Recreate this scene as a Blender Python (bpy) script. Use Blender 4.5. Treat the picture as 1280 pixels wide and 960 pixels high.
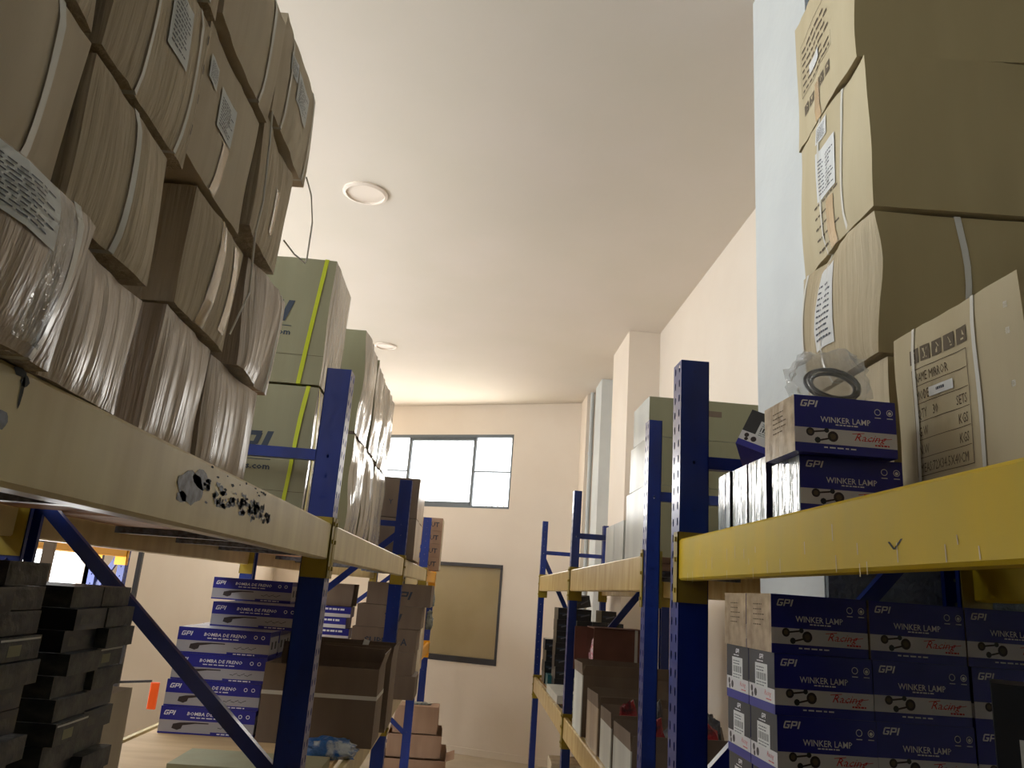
import bpy, bmesh, math, random
from mathutils import Vector, Matrix, noise
from math import sin, cos, pi, radians

for o in list(bpy.data.objects): bpy.data.objects.remove(o)
S = bpy.context.scene
COL = S.collection

# ---------------------------------------------------------------- camera, world, light, exposure
cam_d = bpy.data.cameras.new('camera'); cam = bpy.data.objects.new('camera', cam_d); COL.objects.link(cam)
p_, r_, y_ = 0.263842, 0.0727332, 0.0395995
fw = Vector((sin(y_)*cos(p_), cos(y_)*cos(p_), sin(p_)))
r0 = Vector((cos(y_), -sin(y_), 0)); u0 = r0.cross(fw)
rr = cos(r_)*r0 + sin(r_)*u0; uu = -sin(r_)*r0 + cos(r_)*u0
m = Matrix((rr, uu, -fw)).transposed().to_4x4(); m.translation = (0, 0, 2.05)
cam.matrix_world = m
cam_d.sensor_width = 36; cam_d.lens = 969.17/1280*36; cam_d.clip_start = .02
S.camera = cam
vs = S.view_settings
vs.view_transform = 'Standard'; vs.look = 'None'; vs.gamma = 1; vs.use_curve_mapping = False
vs.exposure = 0.0

W = bpy.data.worlds.new('daylight'); S.world = W; W.use_nodes = True
bg = W.node_tree.nodes['Background']; bg.inputs[0].default_value = (.93, .97, 1, 1); bg.inputs[1].default_value = 5.0

def area(name, loc, rot, sx, sy, power, color=(1,1,1), portal=False):
    l = bpy.data.lights.new(name, 'AREA'); l.shape = 'RECTANGLE'; l.size = sx; l.size_y = sy
    l.energy = power; l.color = color
    if portal: l.cycles.is_portal = True
    o = bpy.data.objects.new(name, l); COL.objects.link(o); o.location = loc; o.rotation_euler = rot
    return o
FS = -.42                      # the far wall runs askew: y = FY + FS*x
FY = 11.967
FA = math.atan(FS)
CEIL = 4.9; FLOOR = -.17
WL, WN, WFL = -3.15, -4.5, 1.89   # left wall, wall behind the camera, right wall
# daylight comes in through the far window and the loading door of the left wall
area('portal_far', (-.27, FY+.27*.42-.02, 3.91), (radians(-90), 0, FA), 1.9, 1.2, 1, portal=True)
area('daylight_far_window', (-.27, FY+.27*.42-.06, 3.91), (radians(-90), 0, FA), 1.9, 1.15, 40, (1, .93, .82))
area('added_fill_far_left', (-2.5, FY+2.5*.42-.06, 3.85), (radians(-90), 0, FA), .95, 1.1, 66, (1, .95, .88))  # fill light, added out of view to brighten the left wall
area('added_daylight_left_high', (WL+.04, 3.9, 3.85), (0, radians(-90), 0), 1.2, 10.8, 73, (.93, .97, 1))  # added side light from unseen high openings, length chosen to fill the near end
area('daylight_loading_door', (WL+.04, 5.95, 1.15), (0, radians(-90), 0), 2.4, 2.0, 70, (1, .95, .88))

# ---------------------------------------------------------------- materials
def srgb(r, g, b):
    f = lambda c: (c/255/12.92) if c/255 <= .04045 else ((c/255+.055)/1.055)**2.4
    return (f(r), f(g), f(b), 1)
MATS = {}
def mat(name, rgb, rough=.6, rgb2=None, scale=(6,6,6), bump=0, bscale=(30,30,30), bdist=.01, metal=0, coat=0, coat_r=.1,
        alpha=1, trans=0, spec=.5, detail=4, lo=.35, hi=.65, bdetail=4):
    if name in MATS: return MATS[name]
    m = bpy.data.materials.new(name); m.use_nodes = True; nt = m.node_tree; N = nt.nodes; L = nt.links
    b = N['Principled BSDF']
    b.inputs['Base Color'].default_value = srgb(*rgb); b.inputs['Roughness'].default_value = rough
    b.inputs['Metallic'].default_value = metal; b.inputs['Coat Weight'].default_value = coat
    b.inputs['Coat Roughness'].default_value = coat_r; b.inputs['Alpha'].default_value = alpha
    b.inputs['Transmission Weight'].default_value = trans
    b.inputs['Specular IOR Level'].default_value = spec
    tc = N.new('ShaderNodeTexCoord')
    if rgb2:
        mp = N.new('ShaderNodeMapping'); mp.inputs['Scale'].default_value = scale
        n = N.new('ShaderNodeTexNoise'); n.inputs['Scale'].default_value = 1; n.inputs['Detail'].default_value = detail
        cr = N.new('ShaderNodeValToRGB'); cr.color_ramp.elements[0].position = lo; cr.color_ramp.elements[1].position = hi
        cr.color_ramp.elements[0].color = srgb(*rgb); cr.color_ramp.elements[1].color = srgb(*rgb2)
        L.new(tc.outputs['Object'], mp.inputs[0]); L.new(mp.outputs[0], n.inputs['Vector'])
        L.new(n.outputs[0], cr.inputs[0]); L.new(cr.outputs[0], b.inputs['Base Color'])
    if bump:
        mp = N.new('ShaderNodeMapping'); mp.inputs['Scale'].default_value = bscale
        n = N.new('ShaderNodeTexNoise'); n.inputs['Scale'].default_value = 1; n.inputs['Detail'].default_value = bdetail
        bp = N.new('ShaderNodeBump'); bp.inputs['Strength'].default_value = bump; bp.inputs['Distance'].default_value = bdist
        L.new(tc.outputs['Object'], mp.inputs[0]); L.new(mp.outputs[0], n.inputs['Vector'])
        L.new(n.outputs[0], bp.inputs['Height']); L.new(bp.outputs[0], b.inputs['Normal'])
        if coat: L.new(bp.outputs[0], b.inputs['Coat Normal'])
    MATS[name] = m
    return m
M_ceil = mat('ceiling_plaster', (224,215,203), .9, (220,212,198), (1.2,1.2,1.2), .15, (3,3,3), .02)
M_wall = mat('cream_plaster', (228,217,202), .9, (224,212,196), (1.5,1.5,1.5), .15, (14,14,14), .01)
M_back = mat('back_wall_plaster', (84,78,70), .9, (78,72,64), (2,2,2))
M_grey = mat('pale_grey_plaster', (206,210,208), .9, (196,200,200), (2,2,2), .2, (20,20,20), .01)
M_rough = mat('rough_shaded_plaster', (120,128,132), .9, (100,108,114), (9,9,9), .8, (40,40,40), .02)  # rough relief, with the shade of the pier's near face darkened into the grey
M_floor = mat('concrete_floor', (182,170,150), .55, (168,156,136), (2,2,2), .1, (20,20,20), .01)
M_blue = mat('blue_rack_paint', (14,46,130), .38, (12,38,108), (8,8,3), .1, (60,60,60), .002, coat=.3, coat_r=.15)
M_yel = mat('yellow_beam_paint', (204,172,0), .5, (192,166,34), (6,9,2.5), .15, (60,6,60), .002, coat=.05, coat_r=.3, spec=.25)
M_cream = mat('worn_cream_beam_paint', (204,188,136), .42, (178,156,104), (6,9,2.2), .15, (60,6,60), .002, coat=.3, coat_r=.3, lo=.35, hi=.75)
M_orange = mat('orange_yellow_beam_paint', (226,160,20), .4)
M_brak = mat('olive_yellow_connector_paint', (158,136,36), .4, (140,120,40), (8,8,8))
M_bare = mat('bare_scuffed_metal', (120,126,138), .45, (84,86,92), (40,60,60), metal=.3)
M_ink = mat('dark_mark', (40,42,44), .7)
M_board = mat('shelf_board_wood', (150,112,84), .75, (122,88,64), (2,14,2))
M_boardw = mat('pale_shelf_board', (196,166,122), .6, (176,146,104), (2,8,2))
M_hole = mat('dark_rubber', (18,18,22), .8)
def cardb(name, c1, c2, bump=.25, bs=(26,26,2.2), bd=.012, coat=0, cr=.2, rough=.75):
    return mat(name, c1, rough, c2, (9,9,1.6), bump, bs, bd, coat=coat, coat_r=cr, detail=5, lo=.3, hi=.7)
C_brown = cardb('brown_cardboard', (204,190,164), (188,172,146))
C_brown2 = cardb('creased_brown_cardboard', (204,188,160), (172,156,130), .7, (38,38,1.6), .02)
C_wrap = cardb('film_wrapped_cardboard', (196,178,154), (162,144,124), .65, (34,34,1.4), .02, .55, .2, .5)
C_kraft = cardb('kraft_cardboard', (192,180,148), (184,170,136), .12)
C_kraft2 = cardb('creased_kraft_cardboard', (194,180,150), (172,156,124), .6, (44,44,1.5), .015)
C_olive = cardb('olive_grey_cardboard', (150,148,118), (142,138,108), .1)
C_olwrap = cardb('film_wrapped_olive_cardboard', (164,150,122), (132,120,98), .8, (30,30,1.2), .02, 1, .1, .4)
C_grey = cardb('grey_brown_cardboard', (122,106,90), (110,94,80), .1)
C_red = cardb('reddish_cardboard', (172,140,114), (156,124,100), .1)
C_white = cardb('pale_coated_cardboard', (206,208,200), (190,192,186), .15, coat=.3)
P_blue = mat('printed_blue', (28,30,140), .4, coat=.25, coat_r=.2)
P_white = mat('printed_white', (214,212,214), .4, coat=.3)
P_txt = mat('printed_white_lettering', (232,232,238), .5)
P_red = mat('printed_red', (196,28,38), .5)
P_dark = mat('printed_dark_brown', (46,34,34), .5)
P_black = mat('printed_black', (26,28,32), .5, coat=.4)
P_slate = mat('printed_slate_lettering', (44,56,72), .6)
P_pale = mat('silvery_carton_end', (196,176,146), .28, (150,128,98), (30,30,30), .3, (40,40,6), .005, coat=.8, coat_r=.1)
P_film = mat('shiny_film_carton_end', (190,202,204), .2, (120,134,138), (24,24,5), .5, (40,40,5), .01, coat=1, coat_r=.08)
P_ink = mat('printed_ink_on_cardboard', (96,84,66), .8)
L_white = mat('white_paper_label', (214,216,214), .5)
L_text = mat('label_lettering', (92,96,104), .7)
St_white = mat('white_plastic_strap', (208,206,196), .4, coat=.3)
St_green = mat('lime_green_plastic_strap', (196,206,40), .4, coat=.3)
St_yel = mat('yellow_plastic_strap', (226,206,40), .4, coat=.3)
T_tape = mat('clear_packing_tape', (196,166,122), .18, coat=1, coat_r=.06)
D_box = mat('dark_printed_carton', (30,33,40), .5, (78,78,70), (16,16,26), .5, (26,26,26), .01, coat=.35, coat_r=.25, lo=.42, hi=.66)
D_blk = mat('black_carton', (24,28,34), .4, coat=.4)
D_teal = mat('teal_carton', (20,86,98), .45)
Pl_clear = mat('clear_plastic_bag', (225,230,232), .12, alpha=.3, coat=1, bump=.8, bscale=(30,30,30), bdist=.02)
Pl_grey = mat('crumpled_grey_plastic', (150,160,158), .2, (90,100,98), (14,14,14), .9, (26,26,26), .03, coat=1)
Pl_pink = mat('pink_shiny_wrap', (220,110,130), .15, (240,220,226), (40,40,40), 1, (50,50,50), .03, coat=1)
Pl_red = mat('red_plastic_packet', (190,26,36), .3, (60,12,18), (18,18,18), .6, (30,30,30), .02, coat=.6)
Pl_black = mat('black_plastic_packet', (30,30,34), .3, (90,90,96), (20,20,20), .7, (30,30,30), .02, coat=.6)
Pl_blue = mat('blue_plastic_packet', (20,96,170), .3, (180,190,196), (16,16,9), .7, (30,30,30), .02, coat=.6, lo=.5, hi=.6)
Pl_cable = mat('dark_cable', (48,56,66), .4)
M_win = mat('dark_window_frame', (52,50,52), .5)
M_alu = mat('grey_window_frame', (96,104,108), .4)
M_pane = mat('frosted_tan_pane', (172,156,120), .12, (164,148,110), (2,2,2), spec=.8)
M_lampw = mat('white_lamp_diffuser', (236,224,210), .5)
M_orng = mat('orange_plastic', (240,90,20), .4)

# ---------------------------------------------------------------- mesh helpers
class MB:
    def __init__(s): s.v = []; s.f = []; s.mi = []; s.mats = []
    def m(s, mt):
        if mt not in s.mats: s.mats.append(mt)
        return s.mats.index(mt)
    def add(s, vs, fs, mt):
        k = len(s.v); i = s.m(mt)
        s.v += [tuple(v) for v in vs]; s.f += [tuple(a+k for a in f) for f in fs]; s.mi += [i]*len(fs)
    def box(s, a, b, mt, M=None):
        x0,y0,z0 = a; x1,y1,z1 = b
        vs = [Vector(c) for c in ((x0,y0,z0),(x1,y0,z0),(x1,y1,z0),(x0,y1,z0),(x0,y0,z1),(x1,y0,z1),(x1,y1,z1),(x0,y1,z1))]
        if M: vs = [M @ v for v in vs]
        s.add(vs, [(0,3,2,1),(4,5,6,7),(0,1,5,4),(1,2,6,5),(2,3,7,6),(3,0,4,7)], mt)
    def bar(s, p, q, w, t, mt, up=(0,1,0)):          # bar between two points, w along 'up', t across
        p = Vector(p); q = Vector(q); d = (q-p); L = d.length; d.normalize()
        u = Vector(up); u = (u - d*u.dot(d)).normalized(); n = d.cross(u)
        M = Matrix((d, u, n)).transposed().to_4x4(); M.translation = p
        s.box((0,-w/2,-t/2), (L,w/2,t/2), mt, M)
    def tube(s, pts, r, mt, n=8, closed=False):
        pts = [Vector(p) for p in pts]; k = len(pts); vs = []; fs = []
        for i, p in enumerate(pts):
            a = pts[i-1] if (i or closed) else p; b = pts[(i+1) % k] if (i < k-1 or closed) else p
            t = (b-a).normalized(); ref = Vector((0,0,1)) if abs(t.z) < .9 else Vector((1,0,0))
            u = t.cross(ref).normalized(); w = t.cross(u)
            vs += [p + (u*cos(2*pi*j/n) + w*sin(2*pi*j/n))*r for j in range(n)]
        for i in range(k if closed else k-1):
            for j in range(n):
                a = i*n+j; b = i*n+(j+1) % n; c = ((i+1) % k)*n+(j+1) % n; d = ((i+1) % k)*n+j
                fs.append((a,b,c,d))
        if not closed: fs += [tuple(range(n))[::-1], tuple((k-1)*n+j for j in range(n))]
        s.add(vs, fs, mt)
    def mesh(s, name, smooth=None):
        me = bpy.data.meshes.new(name); me.from_pydata(s.v, [], s.f)
        for mt in s.mats: me.materials.append(mt)
        me.polygons.foreach_set('material_index', s.mi)
        if smooth is not None:
            me.polygons.foreach_set('use_smooth', [True]*len(s.f)); me.set_sharp_from_angle(angle=radians(smooth))
        me.update(); return me
    def obj(s, name, parent=None, smooth=None, loc=(0,0,0), rz=0, bevel=0):
        o = bpy.data.objects.new(name, s.mesh(name, smooth)); COL.objects.link(o)
        o.location = loc; o.rotation_euler = (0,0,rz)
        if parent: o.parent = parent
        if bevel:
            bv = o.modifiers.new('bevel','BEVEL'); bv.width = bevel; bv.segments = 2; bv.limit_method = 'ANGLE'
        return o
def tag(o, label, cat, group=None, kind=None):
    o['label'] = label; o['category'] = cat
    if group: o['group'] = group
    if kind: o['kind'] = kind
    return o
def struct(o): o['kind'] = 'structure'; return o
def empty(name, loc=(0,0,0), rz=0):
    o = bpy.data.objects.new(name, None); COL.objects.link(o); o.location = loc; o.rotation_euler = (0,0,rz); o.empty_display_size = .1
    return o
def copy_tree(o, parent=None, loc=None, rz=None):
    c = o.copy(); COL.objects.link(c)
    if parent: c.parent = parent
    if loc is not None: c.location = loc
    if rz is not None: c.rotation_euler = (0,0,rz) if not isinstance(rz, (tuple,list)) else rz
    for ch in [x for x in COL.objects if x.parent == o]: copy_tree(ch, c)
    return c
def hfun(seed, k):
    return (math.sin(seed*12.9898+k*78.233)*43758.5453) % 1.0

# ---- flat artwork: lists of (verts2d, faces, material) in metres
_tc = {}
def text2(s, size, mt, x=0, y=0, align='l', bold=0., shear=0., sx=1.):
    key = (s, bold, shear)
    if key not in _tc:
        cu = bpy.data.curves.new('lettering', 'FONT'); cu.body = s; cu.offset = bold; cu.shear = shear; cu.resolution_u = 1
        ob = bpy.data.objects.new('lettering', cu); COL.objects.link(ob)
        me = bpy.data.meshes.new_from_object(ob)
        vs = [(v.co.x, v.co.y) for v in me.vertices]; fs = [tuple(p.vertices) for p in me.polygons]
        bpy.data.objects.remove(ob); bpy.data.curves.remove(cu); bpy.data.meshes.remove(me)
        _tc[key] = (vs, fs)
    vs, fs = _tc[key]
    if not vs: return ([], [], mt)
    k = size/.73; x0 = min(v[0] for v in vs); x1 = max(v[0] for v in vs); wd = (x1-x0)*k*sx
    ox = x - (wd/2 if align == 'c' else wd if align == 'r' else 0)
    return ([((v[0]-x0)*k*sx+ox, v[1]*k+y) for v in vs], fs, mt)
def rect2(x0, y0, x1, y1, mt, nx=1, ny=1):
    vs = [(x0+(x1-x0)*i/nx, y0+(y1-y0)*j/ny) for j in range(ny+1) for i in range(nx+1)]
    fs = [(j*(nx+1)+i, j*(nx+1)+i+1, (j+1)*(nx+1)+i+1, (j+1)*(nx+1)+i) for j in range(ny) for i in range(nx)]
    return (vs, fs, mt)
def disc2(x, y, r, mt, n=14, ry=None, rin=0):
    ry = ry or r
    o = [(x+r*cos(2*pi*i/n), y+ry*sin(2*pi*i/n)) for i in range(n)]
    if not rin: return (o, [tuple(range(n))], mt)
    o += [(x+(r-rin)*cos(2*pi*i/n), y+(ry-rin)*sin(2*pi*i/n)) for i in range(n)]
    return (o, [(i, (i+1) % n, n+(i+1) % n, n+i) for i in range(n)], mt)
def poly2(pts, mt): return (list(pts), [tuple(range(len(pts)))], mt)
def line2(x0, y0, x1, y1, w, mt):
    dx, dy = x1-x0, y1-y0; L = math.hypot(dx, dy); nx, ny = -dy/L*w/2, dx/L*w/2
    return poly2([(x0-nx,y0-ny),(x1-nx,y1-ny),(x1+nx,y1+ny),(x0+nx,y0+ny)], mt)
def frame2(x0, y0, x1, y1, t, mt):
    return [rect2(x0,y0,x1,y0+t,mt), rect2(x0,y1-t,x1,y1,mt), rect2(x0,y0+t,x0+t,y1-t,mt), rect2(x1-t,y0+t,x1,y1-t,mt)]
def bars2(x0, y0, w, n, step, t, mt, seed=1):      # rows of small illegible print
    out = []
    for k in range(n):
        x = x0; yk = y0-k*step; i = 0
        while x < x0+w*(.6+.4*hfun(seed, k)):
            l = w*(.06+.14*hfun(seed+k, i)); out.append(rect2(x, yk, min(x+l, x0+w), yk+t, mt)); x += l+w*.04; i += 1
    return out
def turn90(sh, cx=0, cy=0, k=1):                   # rotate artwork by quarter turns
    out = []
    for vs, fs, mt in sh:
        for _ in range(k): vs = [(-(v[1]), v[0]) for v in vs]
        out.append(([(v[0]+cx, v[1]+cy) for v in vs], fs, mt))
    return out

# ---- a carton body that bulges, sags and creases
class Carton:
    def __init__(s, w, d, h, bulge=.006, wob=.004, seed=0, n=8, main='LRF'):
        s.w, s.d, s.h, s.b, s.wob, s.seed, s.n, s.main = w, d, h, bulge, wob, seed, n, main
    def S(s, f, u, v, off=0):
        w, d, h = s.w, s.d, s.h
        if f == 'F': p = Vector((-w/2+u, -d/2, v)); n = Vector((0,-1,0)); a, b = u/w, v/h
        elif f == 'K': p = Vector((w/2-u, d/2, v)); n = Vector((0,1,0)); a, b = u/w, v/h
        elif f == 'L': p = Vector((-w/2, d/2-u, v)); n = Vector((-1,0,0)); a, b = u/d, v/h
        elif f == 'R': p = Vector((w/2, -d/2+u, v)); n = Vector((1,0,0)); a, b = u/d, v/h
        elif f == 'T': p = Vector((-w/2+u, -d/2+v, h)); n = Vector((0,0,1)); a, b = u/w, v/d
        else: p = Vector((-w/2+u, d/2-v, 0)); n = Vector((0,0,-1)); a, b = u/w, v/d
        a = min(max(a,0),1); b = min(max(b,0),1)
        k = (4*a*(1-a))*(4*b*(1-b))
        side = 1 if f in s.main else 0
        q = p + n*(s.b*k**.6*side)
        if s.wob:
            t = Vector((p.x*5+s.seed*7.3, p.y*5-s.seed*3.1, p.z*4+s.seed))
            nz = noise.noise_vector(t)*s.wob*1.6
            t2 = Vector((p.x*22+s.seed, p.y*22, p.z*3.5-s.seed*2))
            nz += Vector((noise.noise(t2), noise.noise(t2+Vector((9,3,1))), 0))*s.wob*.7
            if f in 'TB' or v < 1e-6: pass
            nz.z *= .6*min(1, p.z/.04, (h-p.z)/.04+.15)
            if 'F' not in s.main: nz.y *= .45
            q += nz
        return q + n*off
    def body(s, mb, mt, faces='FKLRTB', mats={}):
        dims = {'F':(s.w,s.h),'K':(s.w,s.h),'L':(s.d,s.h),'R':(s.d,s.h),'T':(s.w,s.d),'B':(s.w,s.d)}
        for f in faces:
            U, V = dims[f]; n = s.n; vs = []; fs = []
            for j in range(n+1):
                for i in range(n+1): vs.append(s.S(f, U*i/n, V*j/n))
            for j in range(n):
                for i in range(n):
                    a = j*(n+1)+i; fs.append((a, a+1, a+n+2, a+n+1))
            mb.add(vs, fs, mats.get(f, mt))
    def art(s, mb, f, shapes, off=.0012, du=0, dv=0):
        for k, (vs, fs, mt) in enumerate(shapes):
            if len(vs) == 4 and len(fs) == 1 and (s.b or s.wob):
                A, B_, C_, D_ = [vs[i] for i in fs[0]]
                nu = max(1, math.ceil(math.dist(A, B_)/.03)); nv = max(1, math.ceil(math.dist(B_, C_)/.03)); lerp = lambda p, q, t: (p[0]+(q[0]-p[0])*t, p[1]+(q[1]-p[1])*t)
                vs = [lerp(lerp(A, B_, i/nu), lerp(D_, C_, i/nu), j/nv) for j in range(nv+1) for i in range(nu+1)]
                fs = [(j*(nu+1)+i, j*(nu+1)+i+1, (j+1)*(nu+1)+i+1, (j+1)*(nu+1)+i) for j in range(nv) for i in range(nu)]
            if vs: mb.add([s.S(f, v[0]+du, v[1]+dv, off+k*2e-6) for v in vs], fs, mt)
    def strap(s, axis, c, wd, mt, parent, name='strap', off=.003, sl=0):
        # axis 'y': loop lying across at y=c (runs over R,T,L); axis 'x': loop at x=c (F,T,K); axis 'z': loop round at height c
        mb = MB(); pts = []; n = 8
        def P(f, t, k):
            if axis == 'y':
                o = k*wd/2
                if f == 'R': return s.S('R', c+s.d/2+o, t*s.h, off)
                if f == 'T': return s.S('T', (1-t)*s.w, c+s.d/2+o, off)
                if f == 'L': return s.S('L', s.d/2-c-o, (1-t)*s.h, off)
                return s.S('B', t*s.w, s.d/2-c-o, .0005)
            if axis == 'x':
                o = k*wd/2
                if f == 'R': return s.S('F', c+s.w/2+o+sl*t, t*s.h, off)
                if f == 'T': return s.S('T', c+s.w/2+o+sl, t*s.d, off)
                if f == 'L': return s.S('K', s.w/2-c-o-sl*(1-t), (1-t)*s.h, off)
                return s.S('B', c+s.w/2+o, t*s.d, .0005)
            o = k*wd/2
            return s.S({'R':'R','T':'K','L':'L','B':'F'}[f], t*(s.d if f in 'RL' else s.w), c+o, off)
        for f in 'RTLB':
            for i in range(n): pts.append((f, i/n))
        vs = []
        for f, t in pts: vs += [P(f, t, -1), P(f, t, 1)]
        K = len(pts)
        mb.add(vs, [(2*i, 2*((i+1) % K), 2*((i+1) % K)+1, 2*i+1) for i in range(K)], mt)
        return mb.obj(name, parent, 40)
    def patch(s, f, x0, y0, x1, y1, mt, parent, name='label', art=(), off=.0025, skew=0, n=4):
        mb = MB(); vs, fs, _ = rect2(x0,y0,x1,y1,mt,n,n)
        vs = [(a+skew*(b-y0), b) for a, b in vs]
        mb.add([s.S(f, a, b, off) for a, b in vs], fs, mt)
        for k, (v2, f2, m2) in enumerate(art): 
            if v2: mb.add([s.S(f, a+x0+skew*b, b+y0, off+.0008+k*2e-6) for a, b in v2], f2, m2)
        return mb.obj(name, parent)

def carton(name, label, w, d, h, loc, mt=C_brown, rz=0, bulge=.006, wob=.004, seed=0, group=None, cat='box', n=8, mats={}, art={}, faces='FKLRTB', main='LRF'):
    """loc = bottom centre"""
    c = Carton(w, d, h, bulge, wob, seed, n, main)
    mb = MB(); c.body(mb, mt, faces, mats)
    for f, sh in art.items(): c.art(mb, f, sh)
    o = mb.obj(name, None, 50, loc, rz); tag(o, label, cat, group)
    return o, c

# ================================================================ the room
def wall_cells(mb, M, u0, u1, z0, z1, t, holes, mt):
    us = sorted({u0, u1} | {h[0] for h in holes} | {h[1] for h in holes})
    zs = sorted({z0, z1} | {h[2] for h in holes} | {h[3] for h in holes})
    for a, b in zip(us, us[1:]):
        for c, d in zip(zs, zs[1:]):
            um, zm = (a+b)/2, (c+d)/2
            if any(h[0] < um < h[1] and h[2] < zm < h[3] for h in holes): continue
            mb.box((a, 0, c), (b, t, d), mt, M)
mb = MB(); mb.box((-8, -6, FLOOR-.1), (4, 16, FLOOR), M_floor); struct(mb.obj('floor'))
mb = MB(); mb.box((WL-.2, WN-.2, CEIL), (3.3, 15, CEIL+.1), M_ceil); struct(mb.obj('ceiling'))
MF = Matrix.Translation((0, FY, 0)) @ Matrix.Rotation(FA, 4, 'Z')
CA = cos(FA)
LFW = (-3.02/CA, -1.98/CA, 3.275, 4.42)  # opening hidden behind the stacks, added to let fill light onto the left wall
UW = (-1.72/CA, .555/CA, 3.275, 4.42); LW = (-1.0/CA, .53/CA, 1.04, 2.45)
mb = MB(); wall_cells(mb, MF, -3.6, 2.3, FLOOR, CEIL, .15, [UW, LW, LFW], M_wall); struct(mb.obj('wall_far'))
ML = Matrix.Translation((WL, 0, 0)) @ Matrix.Rotation(pi/2, 4, 'Z')
HW = (-1.6, 9.4, 3.2, 4.5); DR = (4.9, 7.0, FLOOR, 2.45)  # HW: unseen openings added for side light; DR: the loading door
mb = MB(); wall_cells(mb, ML, WN, 13.4, FLOOR, CEIL, .15, [HW, DR], M_wall); struct(mb.obj('wall_left'))
mb = MB(); mb.box((WL-.15, WN-.15, FLOOR), (3.2, WN, CEIL), M_back); struct(mb.obj('wall_back'))
mb = MB(); mb.box((3.0, WN, FLOOR), (3.15, 2.51, CEIL), M_grey); struct(mb.obj('wall_right_near'))
# the wall steps out towards the aisle in a broad pier, then two columns
mb = MB(); mb.box((1.16, 2.535, FLOOR), (3.15, 3.10, CEIL), M_grey); mb.box((1.164, 2.515, FLOOR), (3.15, 2.5349, CEIL), M_rough); struct(mb.obj('wall_right_pier'))
mb = MB(); mb.box((WFL, 3.10, FLOOR), (2.04, 11.3, CEIL), M_wall); struct(mb.obj('wall_right'))
mb = MB(); mb.box((1.55, 7.92, FLOOR), (WFL, 8.84, CEIL), M_wall); struct(mb.obj('trim_1'))
mb = MB(); mb.box((1.59, 9.9, FLOOR), (WFL, 10.4, CEIL), M_grey); struct(mb.obj('trim_2'))
mb = MB(); mb.box((1.525, 10.75, FLOOR), (WFL, 11.4, CEIL), M_wall); struct(mb.obj('trim_3'))
for k, (x, y, r) in enumerate(((1.64, 10.5, .028), (1.585, 10.66, .028))):
    mb = MB(); mb.tube([(x, y, FLOOR), (x, y, CEIL)], r, M_grey, 10)
    for z in (1.2, 2.6, 4.0): mb.tube([(x, y, z), (x, y, z+.04)], r+.008, M_grey, 10)
    tag(mb.obj('drain_pipe', None, 40), ('thin vertical pale pipe beside the far grey column', 'thin vertical pale pipe closest to the far right corner')[k], 'pipe', 'vertical pipes in the far right corner')
mb = MB(); wall_cells(mb, MF, -3.4, 1.7, FLOOR, FLOOR+.09, -.015, [], M_wall); struct(mb.obj('baseboard_far'))

# upper sliding window of the far wall
wn = empty('window_1', (0,0,0)); struct(wn)
U0, U1, Z0, Z1 = UW
def fbar(mb, a, b, c, d, y0, y1, mt): mb.box((a, y0, c), (b, y1, d), mt, MF)
mb = MB(); t = .045
fbar(mb, U0, U1, Z1-t, Z1, .0, .09, M_alu); fbar(mb, U0, U1, Z0, Z0+.035, .0, .09, M_alu)
fbar(mb, U0, U0+t, Z0, Z1, .0, .09, M_alu); fbar(mb, U1-.025, U1, Z0, Z1, .0, .09, M_alu); mb.obj('window_frame', wn)
mu1, mu2 = -1.08/CA, -.043/CA
mb = MB(); fbar(mb, mu1-.02, mu1+.02, Z0, Z1, .02, .07, M_alu); fbar(mb, mu2-.02, mu2+.02, Z0, Z1, .02, .07, M_alu)
fbar(mb, mu1, mu2, Z0+.03, Z0+.09, .02, .06, M_alu); fbar(mb, mu1, mu2, Z1-.09, Z1-.04, .02, .06, M_alu); mb.obj('sliding_sash', wn)
mb = MB(); fbar(mb, U0, mu1, 3.83, 3.85, .02, .06, M_alu); fbar(mb, mu2, U1, 3.83, 3.85, .02, .06, M_alu); mb.obj('glazing_bar', wn)
M_glass = bpy.data.materials.new('window_glass'); M_glass.use_nodes = True
nt = M_glass.node_tree; nt.nodes.clear(); out = nt.nodes.new('ShaderNodeOutputMaterial'); mx = nt.nodes.new('ShaderNodeMixShader')
tr = nt.nodes.new('ShaderNodeBsdfTransparent'); gl = nt.nodes.new('ShaderNodeBsdfGlossy'); gl.inputs['Roughness'].default_value = .02
fr = nt.nodes.new('ShaderNodeFresnel'); fr.inputs[0].default_value = 1.45
nt.links.new(fr.outputs[0], mx.inputs[0]); nt.links.new(tr.outputs[0], mx.inputs[1]); nt.links.new(gl.outputs[0], mx.inputs[2]); nt.links.new(mx.outputs[0], out.inputs[0])
mb = MB(); fbar(mb, U0, U1, Z0, Z1, .045, .05, M_glass); mb.obj('pane', wn)
# railing outside the window
mb = MB()
for k in range(7): mb.box((-.02+k*.1, .6, 3.0), (-.005+k*.1, .62, 3.42), M_cream, MF)
mb.box((-.3, .6, 3.0), (.8, .64, 3.03), M_cream, MF)
tag(mb.obj('outdoor_railing'), 'pale railing faintly seen outside the lower right of the upper window', 'railing')
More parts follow.
